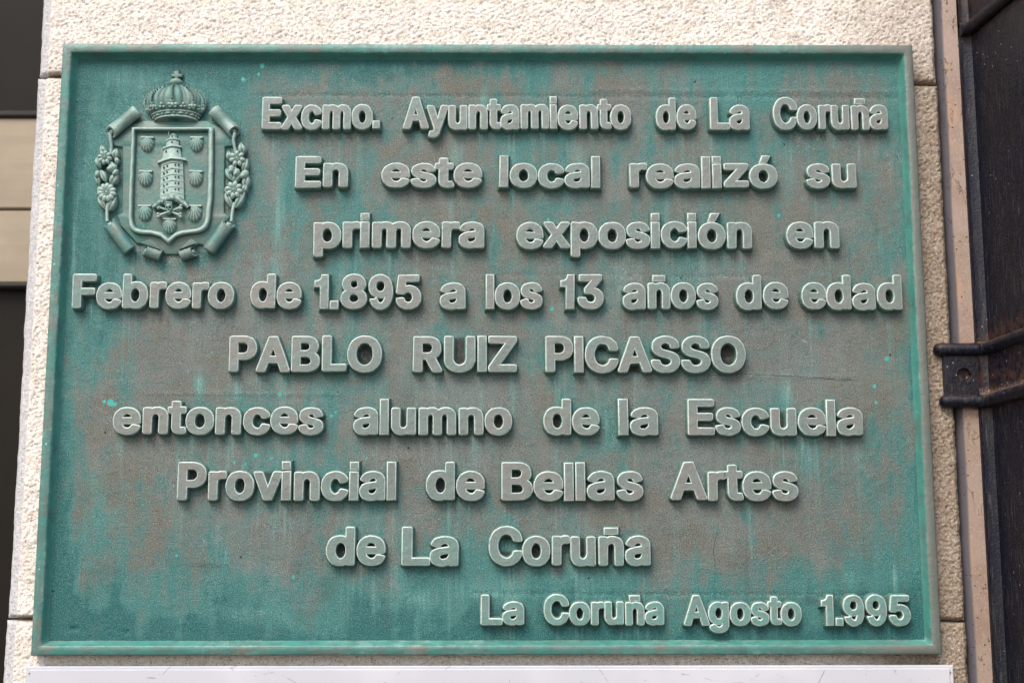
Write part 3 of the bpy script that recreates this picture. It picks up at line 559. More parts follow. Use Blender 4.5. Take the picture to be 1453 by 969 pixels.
GLYPHS = r'''{"3":[473,[[84,47,67,67,58,81,51,97,46,117,44,137,46,145,52,149,58,151,78,152,130,152,146,150,152,149,156,146,158,143,163,125,168,112,175,102,184,94,196,86,210,79,238,74,252,74,270,78,286,84,302,93,313,104,321,115,326,129,329,146,327,169,324,180,318,191,304,209,284,223,262,231,238,235,170,236,162,239,158,243,157,249,157,296,159,304,270,424,271,427,266,428,98,428,84,430,75,433,71,436,70,441,70,496,72,503,77,506,84,508,136,509,392,509,410,508,420,503,422,495,422,449,420,443,298,312,291,302,294,300,328,293,354,284,386,266,406,247,424,223,437,195,441,180,443,164,443,138,440,116,432,92,420,71,404,51,384,33,360,17,344,11,316,2,288,-4,254,-7,218,-6,182,-1,152,8,126,18,104,31]]],"5":[473,[[102,43,95,50,84,64,68,93,63,109,60,128,60,140,66,146,74,149,90,150,144,150,158,149,164,147,168,145,171,141,180,113,196,94,208,86,220,79,240,74,250,74,268,78,282,85,298,96,306,106,316,120,323,137,327,153,328,170,323,197,317,213,311,222,304,232,290,244,280,251,264,259,244,263,222,260,198,252,184,245,172,236,166,234,152,233,84,240,74,243,69,247,67,251,67,258,95,493,97,500,100,504,106,507,124,509,314,509,388,509,402,508,412,505,415,501,416,496,416,441,414,436,410,432,404,430,388,428,202,428,199,423,189,336,192,335,214,340,246,343,278,342,300,339,326,332,348,324,368,312,391,293,407,275,420,255,430,234,438,206,441,182,440,143,435,116,426,94,414,73,402,56,386,41,372,30,358,20,340,11,314,2,294,-3,256,-7,236,-7,210,-5,186,-1,158,8,141,16,116,31]]],"8":[473,[[92,45,73,69,60,93,53,119,52,151,53,164,58,184,63,199,73,217,86,234,101,248,128,265,129,267,107,284,91,303,78,327,72,347,70,363,70,382,72,401,80,426,93,449,106,464,120,476,140,490,158,498,196,511,214,514,240,516,262,516,294,513,314,509,336,502,353,494,370,484,386,473,402,456,415,438,427,412,432,385,431,353,424,327,413,306,397,286,374,267,376,264,400,249,421,228,432,212,439,199,448,174,451,148,451,129,448,109,441,90,433,74,422,58,414,50,396,34,380,23,358,12,320,0,298,-4,264,-7,238,-7,212,-5,190,-2,168,4,146,12,132,18,110,32],[186,98,196,89,212,80,226,76,244,73,260,73,282,78,296,83,312,93,322,103,330,115,335,130,337,144,336,157,332,171,325,183,314,196,302,206,288,215,276,219,256,223,244,223,222,218,208,212,194,203,184,193,175,181,168,165,165,148,166,133,171,117,177,108],[204,320,216,311,230,305,244,302,256,301,270,304,282,309,292,316,301,324,309,333,314,344,318,358,319,372,316,389,311,401,306,410,298,418,290,424,276,431,262,435,248,436,224,430,210,423,201,415,194,406,188,394,184,381,183,366,185,352,190,339]]],"9":[430,[[110,35,94,54,80,74,62,110,57,124,58,127,62,128,138,128,140,132,141,148,144,150,150,150,152,147,160,124,169,108,184,86,198,76,208,72,218,70,234,71,246,76,260,86,275,108,284,124,291,146,300,186,298,189,296,189,284,183,262,176,226,171,198,171,168,175,140,183,112,197,92,212,70,234,61,248,52,264,42,292,37,320,36,356,40,388,51,420,67,450,84,469,104,486,132,502,156,510,186,516,226,517,256,513,284,505,312,491,332,477,349,460,363,440,374,420,380,404,397,342,403,308,406,270,406,230,403,192,397,158,388,126,378,100,363,72,340,42,320,23,299,8,270,-4,244,-10,212,-11,182,-7,160,1,134,16],[162,273,174,263,186,257,206,252,222,252,236,255,252,261,264,270,276,282,283,296,290,314,293,334,293,354,290,374,284,392,276,404,268,415,256,425,244,431,224,436,208,436,194,433,178,427,166,418,154,406,147,392,140,374,137,354,137,334,140,314,146,296,154,284]]],"A":[500,[[20,5,16,13,19,25,200,497,204,504,214,508,230,509,296,509,314,508,324,503,327,497,412,276,511,23,513,12,512,8,508,4,500,1,484,0,426,0,408,1,398,5,394,12,350,130,346,134,342,135,182,134,180,132,176,122,136,12,132,5,122,1,108,0,48,0,30,1],[212,216,216,215,310,215,316,217,316,220,278,322,266,356,264,358,262,358,238,287,214,225]]],"B":[476,[[64,5,60,10,60,16,60,494,63,503,72,508,92,509,278,509,306,507,332,503,368,492,396,475,414,459,423,449,430,439,438,422,445,401,448,380,448,354,444,329,435,309,424,293,412,282,390,268,389,266,417,250,436,233,444,223,456,203,465,178,468,157,468,132,465,109,459,91,454,79,444,63,435,52,426,43,412,33,386,19,352,8,324,3,286,0,90,0,72,1],[176,82,180,81,282,81,310,86,330,95,337,101,348,115,353,127,355,143,353,160,348,173,340,186,331,196,318,206,304,213,280,219,176,218,175,213],[176,298,180,297,268,297,290,303,302,308,310,314,320,323,329,336,333,346,336,363,335,376,332,388,326,400,317,410,309,417,296,423,274,428,176,428,175,422]]],"C":[530,[[118,55,100,73,84,93,66,126,57,146,47,180,43,202,40,236,40,273,43,306,47,328,53,350,66,382,84,415,100,436,116,452,146,476,168,489,196,500,228,510,254,514,280,516,302,516,330,514,366,507,400,496,426,484,445,472,460,459,475,445,484,434,500,411,512,386,521,357,523,346,522,339,519,335,514,332,496,330,436,330,418,332,412,334,409,338,398,369,386,387,370,403,352,416,328,426,302,432,284,432,260,427,238,418,222,408,210,400,194,383,179,363,171,345,165,331,158,304,154,277,153,258,154,231,158,204,165,179,174,157,184,140,196,124,220,101,246,87,260,82,278,78,298,77,308,78,328,83,340,87,354,94,371,107,383,118,393,131,401,146,408,168,414,174,422,177,436,178,492,178,514,176,520,173,523,168,523,161,521,149,512,123,500,98,488,79,471,59,454,44,426,26,406,15,368,3,344,-3,306,-7,280,-7,246,-4,220,1,186,12,166,21,140,36]]],"E":[439,[[64,5,60,10,60,15,61,500,64,505,70,507,90,509,392,509,410,508,416,505,420,502,422,495,422,440,418,434,412,430,392,428,176,428,175,423,175,301,178,298,188,298,376,298,392,296,402,291,405,285,405,229,402,223,396,219,376,217,176,216,175,212,175,84,176,81,180,81,396,81,414,79,422,75,425,69,424,9,421,5,416,2,396,0,90,0,72,1]]],"F":[430,[[64,5,60,10,60,15,60,494,61,501,65,505,72,507,90,509,388,509,410,507,416,503,419,496,419,440,417,436,414,432,406,430,390,428,280,428,180,428,176,427,176,292,180,290,366,290,387,288,393,284,396,278,396,223,395,218,392,214,386,211,368,210,176,209,175,204,175,15,174,8,170,4,164,2,146,0,88,0,72,1]]],"L":[413,[[64,5,60,10,60,15,61,500,64,504,70,507,90,509,160,508,170,505,174,501,175,494,175,283,176,82,180,81,382,81,402,78,408,74,411,69,410,9,407,5,402,2,382,0,90,0,72,1]]],"O":[553,[[118,55,99,74,84,94,73,112,62,134,54,157,47,181,42,210,40,236,40,273,42,297,45,319,52,347,64,379,73,396,84,413,102,437,124,459,134,468,154,481,176,493,198,501,228,510,254,514,280,516,304,516,338,513,364,508,388,500,408,493,430,481,450,467,466,454,477,443,493,423,510,397,520,378,529,353,536,329,541,299,543,273,543,236,541,211,537,185,530,157,520,130,511,112,500,94,481,70,461,50,448,39,428,27,408,16,386,8,356,-1,330,-5,304,-7,280,-7,246,-4,220,1,196,9,176,16,156,27,136,39],[204,114,224,98,246,87,260,82,276,78,300,77,320,81,332,85,362,100,372,108,384,120,404,145,417,173,426,207,430,244,429,279,424,312,414,344,400,369,379,395,356,412,332,425,317,429,300,432,276,431,260,427,246,422,220,408,200,390,189,376,177,359,166,333,157,299,153,263,154,231,160,194,170,164,184,138]]],"P":[465,[[64,5,60,10,60,16,60,494,62,503,72,508,90,509,272,509,308,506,338,500,366,490,397,473,412,461,430,441,442,420,454,389,459,357,459,329,453,293,442,265,430,244,412,224,390,208,366,195,336,184,310,179,274,176,176,176,175,171,175,14,173,7,170,4,162,1,146,0,88,0,72,1],[176,257,182,256,264,256,274,257,290,261,302,266,310,270,322,281,333,296,339,310,343,327,344,347,341,369,336,385,330,394,320,406,313,413,302,420,290,424,276,427,266,428,182,428,176,427]]],"R":[469,[[64,5,60,10,60,15,60,493,61,500,64,505,74,508,90,509,274,509,300,507,328,503,351,497,376,488,396,476,410,466,420,456,436,435,451,404,458,373,459,333,455,304,445,275,437,260,428,247,410,230,390,215,372,206,371,203,476,20,478,11,474,4,464,1,450,0,384,0,366,1,356,5,350,13,254,184,250,187,246,188,180,188,175,185,175,14,172,6,162,1,146,0,88,0,72,1],[176,270,180,268,270,268,296,274,308,279,320,287,332,299,337,309,343,327,345,344,344,362,339,382,334,393,322,407,313,415,302,421,276,427,266,428,176,428,175,422]]],"S":[467,[[82,44,62,68,51,88,46,101,40,122,38,140,39,148,46,153,52,155,72,156,126,156,140,155,146,153,150,151,153,147,157,129,163,116,172,104,178,97,188,90,202,83,216,78,242,73,258,73,280,77,292,81,312,91,325,101,338,117,343,127,346,145,343,160,338,171,330,180,310,194,276,206,184,231,150,242,132,250,112,262,94,274,79,289,70,300,60,319,54,338,52,356,52,379,56,403,64,424,77,446,88,458,106,474,128,488,146,496,170,505,188,510,212,514,238,516,264,516,290,514,328,507,356,497,370,491,390,479,404,469,414,460,429,441,438,426,445,410,450,389,451,372,449,365,444,361,436,359,418,358,366,358,350,359,344,361,340,364,338,367,334,382,330,394,316,411,304,419,286,428,270,433,254,435,236,434,220,430,200,422,190,416,181,407,172,393,166,379,165,367,168,354,173,344,188,330,204,319,246,304,328,283,362,271,384,260,406,247,416,239,433,222,444,207,453,187,458,159,458,134,455,112,449,93,438,73,430,60,422,50,403,34,382,20,364,12,340,3,318,-2,290,-7,262,-8,236,-8,208,-7,184,-3,162,2,142,8,124,16,98,31]]],"U":[537,[[114,49,92,73,77,98,66,126,61,152,60,165,60,495,62,502,66,506,74,508,88,509,146,509,160,508,166,506,171,503,174,499,174,178,177,157,183,139,192,123,203,109,214,99,228,89,240,84,256,79,274,76,294,76,316,80,328,84,340,89,354,100,367,111,379,127,384,139,390,157,393,178,393,190,393,495,395,502,400,506,406,508,422,509,480,509,494,508,500,506,504,503,507,498,507,164,504,139,499,121,491,100,481,81,463,58,448,44,416,22,398,13,376,5,354,-1,324,-6,296,-8,272,-8,236,-5,204,1,182,8,158,18,135,32]]],"Z":[458,[[46,5,43,9,42,14,42,58,44,65,305,426,304,428,300,428,70,428,50,430,44,434,40,440,40,496,42,503,52,508,72,509,418,509,434,508,444,503,447,494,447,450,445,443,224,138,183,83,184,81,188,81,418,81,438,79,446,75,449,69,449,13,446,6,436,1,418,0,72,0,54,1]]],"a":[409,[[64,31,52,44,39,67,33,81,30,102,30,125,34,146,38,157,45,170,56,184,70,195,84,203,102,211,126,219,172,228,262,239,272,243,276,250,274,270,269,282,265,288,260,294,250,301,240,305,226,308,216,308,200,305,180,296,162,282,148,261,136,256,110,256,60,270,45,276,41,283,42,291,54,313,67,330,80,342,93,352,112,363,130,369,158,378,194,383,232,384,264,381,290,375,310,368,322,363,345,349,356,338,363,330,377,306,381,296,384,284,387,262,387,11,384,6,378,3,356,0,306,0,290,1,282,4,277,10,274,10,256,3,230,-4,196,-8,174,-8,140,-4,108,4,86,15,72,24],[154,83,162,78,174,72,196,68,220,72,240,82,258,97,270,116,276,138,276,162,275,164,272,165,200,155,176,150,160,143,152,137,148,131,144,123,142,112,143,102,146,94]]],"b":[444,[[56,5,53,10,53,15,53,494,55,502,58,505,66,508,82,509,150,508,156,506,161,503,164,496,164,377,166,372,182,379,196,384,228,389,264,390,296,387,314,384,336,376,358,366,374,354,392,337,404,322,414,307,421,293,430,270,436,245,439,223,440,204,439,162,435,135,428,109,420,89,406,65,392,46,374,30,362,21,334,6,300,-4,262,-8,244,-8,220,-5,204,-3,188,2,164,14,162,13,158,5,148,1,82,0,66,1],[198,92,214,81,228,74,244,71,260,73,276,80,290,90,302,103,312,119,322,145,326,164,328,185,327,212,323,236,315,260,306,275,293,291,278,303,262,310,246,313,230,311,214,304,200,295,188,282,177,264,171,249,165,221,163,200,164,172,167,151,176,123,186,107]]],"c":[416,[[92,41,78,55,67,70,52,95,45,112,39,134,35,159,34,203,39,244,45,263,52,281,65,304,79,323,96,339,110,350,128,361,144,368,170,377,190,381,222,384,244,384,276,381,300,376,330,365,344,358,366,343,377,333,392,316,403,298,412,276,411,266,406,262,400,259,342,245,316,245,306,250,297,268,290,277,274,294,256,303,242,306,230,307,214,304,200,298,190,292,178,281,162,259,152,233,146,196,147,168,150,150,157,128,163,115,171,103,190,85,202,77,214,72,226,69,242,70,254,73,266,78,281,89,294,103,305,126,308,131,318,134,342,134,398,121,409,116,413,111,413,104,405,83,395,66,382,49,364,33,354,25,332,12,320,7,300,0,278,-4,244,-7,222,-7,196,-5,170,-1,148,6,128,15,104,30]]],"d":[444,[[94,36,82,47,74,58,65,71,54,91,47,107,41,127,35,163,34,209,39,249,44,269,50,285,68,318,83,337,100,354,113,363,140,377,174,386,212,390,232,390,256,389,284,383,310,371,311,376,311,495,313,502,316,505,322,507,338,509,402,508,410,508,417,505,421,501,422,496,422,15,420,7,416,3,408,1,340,0,326,1,320,3,316,6,312,13,310,14,286,2,262,-4,230,-8,198,-7,180,-5,162,-1,136,8,110,22],[183,91,198,80,214,74,228,71,244,73,260,80,274,90,288,105,297,122,305,141,310,164,312,184,311,214,307,235,299,262,290,277,276,293,260,304,246,310,232,313,214,311,198,304,184,293,169,277,160,261,152,240,148,220,146,200,147,172,153,143,162,120,174,102]]],"e":[424,[[92,40,78,54,66,70,52,96,43,118,37,143,34,170,34,203,36,225,41,251,47,269,55,287,70,312,86,331,104,346,124,359,138,367,168,377,196,382,220,384,240,384,274,381,296,376,314,370,328,364,350,352,370,336,383,322,394,306,404,287,413,263,420,224,421,169,417,162,408,159,346,157,154,157,150,157,148,154,155,126,160,116,169,103,184,88,194,80,208,74,220,71,232,69,244,69,258,72,272,77,284,86,293,95,308,118,320,123,332,123,350,122,400,110,411,106,415,100,414,91,402,66,392,52,380,39,370,30,348,16,330,8,302,-1,274,-5,250,-7,226,-7,192,-4,168,0,140,10,112,25],[150,233,304,232,306,234,306,237,299,258,293,270,282,284,266,297,250,304,236,307,226,307,208,303,196,298,184,290,168,274,159,260,155,253,150,237]]],"g":[445,[[80,-94,66,-79,57,-67,51,-55,51,-48,54,-43,60,-39,106,-16,114,-13,126,-13,138,-13,144,-15,150,-19,172,-43,188,-54,206,-61,224,-64,240,-64,256,-61,268,-57,282,-50,294,-41,303,-29,307,-20,311,3,311,21,308,23,288,14,272,9,258,7,232,5,210,5,178,8,156,12,140,18,112,32,88,49,70,69,53,96,45,115,39,135,34,174,35,220,41,255,54,288,62,303,77,325,102,348,114,357,128,365,150,373,166,378,188,382,212,384,234,384,270,380,290,374,310,364,312,365,314,370,316,374,328,378,394,379,410,378,420,373,422,365,422,-7,421,-20,416,-44,408,-63,395,-82,380,-98,364,-110,342,-121,312,-131,298,-135,270,-139,242,-141,204,-140,168,-135,138,-127,118,-119,96,-106],[180,102,192,93,208,85,224,81,238,81,254,85,268,92,282,103,297,122,305,142,310,164,312,185,311,212,306,238,299,258,288,275,278,286,262,298,248,304,234,307,218,306,204,301,190,294,176,280,162,260,153,237,148,218,146,199,147,174,152,149,158,133,167,117]]],"i":[162,[[35,0,141,0,141,379,35,379],[35,425,141,425,141,515,35,515]]],"m":[630,[[56,5,54,9,53,14,53,365,54,370,56,374,66,378,84,379,148,378,158,375,162,368,164,367,190,378,214,383,240,386,274,384,292,380,313,372,328,363,346,348,378,368,400,377,430,383,452,385,470,385,500,383,518,378,542,369,558,359,574,346,589,326,599,306,606,276,607,262,607,11,604,6,600,3,594,1,580,0,524,0,510,1,501,4,497,8,496,13,496,79,496,252,493,271,489,281,483,290,470,300,458,305,448,307,440,307,428,305,418,301,410,296,398,284,390,269,385,247,385,14,384,8,380,4,374,2,356,0,302,0,286,1,278,5,275,9,274,14,274,255,273,265,266,283,252,298,236,305,222,307,210,304,200,300,186,290,172,271,166,254,164,238,164,14,163,8,160,4,154,2,136,0,80,0,66,1]]],"n":[430,[[56,5,54,9,53,14,53,365,56,373,66,378,84,379,132,379,148,378,158,374,162,366,164,365,182,372,214,381,244,384,276,383,304,379,326,372,344,364,360,353,378,336,389,320,400,294,405,273,407,252,407,89,407,13,403,5,394,1,380,0,326,0,308,1,299,6,296,14,296,235,293,256,286,275,274,290,266,297,252,303,240,306,232,306,222,304,202,297,186,284,174,269,166,245,164,229,164,14,163,8,160,4,154,2,136,0,80,0,66,1]]],"o":[435,[[92,41,78,55,67,69,51,97,45,113,39,133,34,173,34,203,36,225,39,244,45,262,52,280,61,297,73,315,86,330,97,340,114,353,128,361,144,368,178,379,222,384,242,384,276,381,298,376,314,371,344,358,358,349,374,336,385,325,397,309,414,279,420,263,426,244,431,203,430,159,426,134,421,115,413,96,404,78,392,60,382,49,362,30,344,18,326,9,302,1,288,-2,268,-5,242,-7,222,-7,190,-4,170,-1,152,5,122,19,104,31],[183,91,198,79,214,72,230,69,248,71,266,79,282,89,295,104,305,121,312,140,318,168,319,194,317,214,312,236,303,258,292,275,282,286,266,298,250,304,234,307,216,305,200,298,190,291,176,278,162,259,154,240,148,214,146,194,147,169,151,147,160,122,171,103]]],"p":[444,[[56,-128,53,-123,53,-119,53,365,55,372,58,375,64,377,80,379,148,378,158,374,162,365,164,364,188,375,216,382,248,384,288,382,316,376,334,370,350,363,374,348,392,331,413,303,425,278,433,255,436,241,440,205,439,159,434,127,428,108,421,89,404,60,390,45,374,29,360,20,334,6,302,-3,264,-7,244,-7,220,-5,190,2,166,13,164,8,164,-120,162,-127,152,-132,134,-133,80,-133,66,-132],[198,91,214,79,228,73,244,70,260,72,276,79,290,89,302,101,312,117,322,142,326,162,328,182,327,208,323,232,315,256,306,270,293,286,278,298,262,304,246,307,230,305,214,299,200,290,188,277,177,259,171,244,165,217,163,197,164,169,167,149,176,121,186,105]]],"r":[279,[[56,5,53,10,53,14,53,365,54,371,60,376,68,378,132,379,152,377,158,375,164,369,196,380,216,384,246,385,284,381,290,378,293,372,293,312,290,306,286,303,278,301,258,301,230,304,218,301,208,298,198,293,184,283,174,270,168,256,164,236,164,14,162,8,159,4,152,2,134,0,80,0,66,1]]],"s":[385,[[70,34,53,54,41,80,36,95,36,102,39,108,44,111,106,125,132,124,142,120,151,97,158,88,166,81,182,72,204,68,214,68,228,71,246,79,256,86,263,95,266,100,268,109,266,119,262,126,254,134,246,139,232,143,152,161,120,172,108,176,88,188,68,205,61,215,51,235,47,257,47,278,49,292,53,306,60,320,72,336,91,352,106,361,124,369,156,379,200,384,224,384,248,382,280,376,308,365,326,354,338,345,346,338,356,325,370,298,374,287,374,281,371,276,366,272,306,259,280,259,270,264,260,284,244,301,230,307,212,310,192,306,176,299,170,294,163,285,159,271,164,256,170,249,176,244,200,235,276,218,310,207,326,199,340,191,360,174,370,160,377,145,381,123,381,102,379,88,375,74,366,57,356,44,348,35,334,25,316,14,302,8,264,-3,218,-7,194,-7,170,-5,132,2,114,7,100,13,82,25]]],"t":[247,[[93,27,83,37,75,52,68,70,65,89,65,308,62,310,20,311,13,313,9,316,6,323,6,376,10,381,18,384,60,386,64,387,65,463,68,468,74,470,94,473,148,473,164,472,172,468,176,460,176,388,180,386,198,386,240,385,246,383,251,380,254,373,254,322,250,315,240,311,180,310,176,308,176,105,177,94,181,82,186,77,192,75,198,74,226,77,240,76,248,72,253,65,263,19,263,12,260,8,256,5,238,-1,208,-4,170,-3,144,1,124,7,108,15]]],"u":[430,[[94,32,78,48,66,70,58,93,54,115,53,129,53,365,54,370,57,374,66,378,80,379,136,379,154,377,160,374,163,370,164,141,167,122,172,107,179,96,188,87,198,80,208,76,220,73,228,73,248,78,259,83,271,92,284,108,289,118,293,130,296,150,296,190,296,365,298,371,302,376,310,378,376,379,396,377,402,375,406,371,407,365,407,14,407,10,403,5,394,1,378,0,312,1,302,5,298,14,296,15,272,5,246,-2,216,-5,184,-4,160,-1,134,7,116,16,101,25]]],"v":[409,[[166,6,153,32,21,352,17,363,17,369,20,374,26,376,46,379,106,379,122,378,131,374,135,367,218,155,220,153,222,155,236,193,304,367,308,373,318,378,334,379,392,379,408,378,416,375,420,371,421,365,419,357,275,7,270,4,264,1,246,0,178,1,170,3]]],"x":[399,[[24,5,21,13,23,21,146,186,150,194,138,213,31,358,29,366,32,374,42,378,58,379,122,379,136,378,144,375,151,369,212,280,216,278,218,280,234,304,282,370,288,376,296,378,312,379,372,379,388,378,396,376,400,373,402,368,402,362,294,215,279,191,406,21,408,13,404,5,396,1,378,0,316,0,300,1,292,4,286,9,218,107,214,110,212,108,141,9,136,4,128,1,112,0,50,0,34,1]]],"y":[409,[[50,-124,47,-120,47,-112,60,-67,64,-60,68,-57,76,-55,88,-54,116,-57,126,-53,136,-43,145,-31,161,12,18,359,17,365,18,371,22,375,28,377,46,379,106,379,122,378,131,374,135,367,218,155,220,153,222,155,238,196,304,367,308,373,318,378,332,379,394,379,408,378,414,376,419,372,421,365,419,356,280,17,253,-48,240,-72,227,-92,214,-105,188,-122,164,-130,138,-134,106,-135,70,-131,56,-128]]],"z":[400,[[46,5,43,9,42,14,42,57,44,64,239,298,238,300,234,301,76,301,62,302,56,304,50,307,48,313,48,366,51,373,60,378,78,379,354,379,374,376,380,374,383,369,383,320,381,313,190,81,191,79,194,78,360,78,376,77,382,75,386,72,389,66,389,13,386,6,376,1,358,0,72,0,54,1]]],"l":[162,[[35,0,141,0,141,509,35,509]]],"I":[166,[[38,0,144,0,144,509,38,509]]],".":[150,[[30,0,136,0,136,96,30,96]]],"1":[240,[[100,0,206,0,206,509,118,509,108,468,84,436,50,421,8,416,8,345,100,345]]],"ñ":[430,[[56,5,54,9,53,14,53,365,56,373,66,378,84,379,132,379,148,378,158,374,162,366,164,365,182,372,214,381,244,384,276,383,304,379,326,372,344,364,360,353,378,336,389,320,400,294,405,273,407,252,407,89,407,13,403,5,394,1,380,0,326,0,308,1,299,6,296,14,296,235,293,256,286,275,274,290,266,297,252,303,240,306,232,306,222,304,202,297,186,284,174,269,166,245,164,229,164,14,163,8,160,4,154,2,136,0,80,0,66,1],[135,430,325,430,325,500,135,500]]],"ó":[435,[[92,41,78,55,67,69,51,97,45,113,39,133,34,173,34,203,36,225,39,244,45,262,52,280,61,297,73,315,86,330,97,340,114,353,128,361,144,368,178,379,222,384,242,384,276,381,298,376,314,371,344,358,358,349,374,336,385,325,397,309,414,279,420,263,426,244,431,203,430,159,426,134,421,115,413,96,404,78,392,60,382,49,362,30,344,18,326,9,302,1,288,-2,268,-5,242,-7,222,-7,190,-4,170,-1,152,5,122,19,104,31],[183,91,198,79,214,72,230,69,248,71,266,79,282,89,295,104,305,121,312,140,318,168,319,194,317,214,312,236,303,258,292,275,282,286,266,298,250,304,234,307,216,305,200,298,190,291,176,278,162,259,154,240,148,214,146,194,147,169,151,147,160,122,171,103],[190,418,272,418,330,525,224,525]]]}'''

# ================================================================== THE BRONZE PLAQUE
HW, HH, RIMW = .5, .703124 / 2, .0112
plaque = empty('bronze_plaque', (0, 0, 0), 'green patinated cast bronze plaque with raised lettering and a coat of arms', 'plaque')
FX, FZ = HW - RIMW - .0035, HH - RIMW - .0035          # where the field begins (foot of the sloping inner rim)

GL = json.loads(GLYPHS)
WORDS = [  # word, left, right, top and base of capitals, in photograph pixels on the face of the letters
 ("Excmo.",372.5,537,139.3,182),("Ayuntamiento",573,894.5,139.5,182),("de",932.5,987,140,182.5),("La",1009,1063,140,182.8),("Coruña",1099,1259.5,140.5,183),
 ("En",420,492,223,264.6),("este",542.5,682,223,264.8),("local",710,850,223,265),("realizó",894.5,1102.5,223.4,265.3),("su",1146.5,1214,223.5,265.5),
 ("primera",446,685.5,305,350.5),("exposición",735,1066,305,351),("en",1117.5,1190,305,351),
 ("Febrero",102.5,330,390.6,436),("de",356,425.5,390.6,436.2),("1.895",447,596,391,436.6),("a",625.5,659,391,436.8),("los",690,768.5,391,437),("13",797,855,391,437),("años",885,1018,391.5,437),("de",1047,1118,391.5,437.3),("edad",1139,1279,391.5,437.5),
 ("PABLO",326,539.5,478,525.7),("RUIZ",587.6,732,478.3,526),("PICASSO",776,1057.5,478.5,526.5),
 ("entonces",161,457,567.5,614.7),("alumno",502.5,725,567.5,615),("de",772.6,850,567.5,615.3),("la",879,932,567.5,615.5),("Escuela",977.5,1224,568,616),
 ("Provincial",253,560,657,708),("de",606,686.6,657,708),("Bellas",713.4,911,657,708),("Artes",953.6,1131.5,657,708),
 ("de",463.7,545,748.4,800),("La",571,649.5,748.4,800.4),("Coruña",694.5,922,748.4,800.4),
 ("La",683.4,742,845,885),("Coruña",773,941,845,885),("Agosto",972,1137,845,885.3),("1.995",1168,1292,845,885.3)]

def clean(P, eps=1e-6):
    out = [P[0]]
    for p in P[1:]:
        if np.hypot(*(p - out[-1])) > eps: out.append(p)
    if np.hypot(*(out[0] - out[-1])) <= eps: out.pop()
    return np.array(out)
def area(P):
    q = np.roll(P, -1, 0); return .5 * np.sum(P[:, 0] * q[:, 1] - q[:, 0] * P[:, 1])
def offset(P, d):
    """outward offset for a CCW loop (inward for holes that run CW)"""
    a_, b_ = P - np.roll(P, 1, 0), np.roll(P, -1, 0) - P
    a_ /= np.linalg.norm(a_, axis=1)[:, None]; b_ /= np.linalg.norm(b_, axis=1)[:, None]
    n1, n2 = np.stack([a_[:, 1], -a_[:, 0]], 1), np.stack([b_[:, 1], -b_[:, 0]], 1)
    m = n1 + n2; L = np.sum(m * m, 1) / 2; L = np.maximum(L, .55)
    d = np.asarray(d, float).reshape(-1, 1) if np.ndim(d) else d
    return P + d * m / L[:, None]
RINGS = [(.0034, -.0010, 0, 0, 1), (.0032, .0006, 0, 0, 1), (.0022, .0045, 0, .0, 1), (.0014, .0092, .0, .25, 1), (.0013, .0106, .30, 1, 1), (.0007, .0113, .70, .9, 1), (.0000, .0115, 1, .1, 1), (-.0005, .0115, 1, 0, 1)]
field_mask_polys = []
letter_n = 0
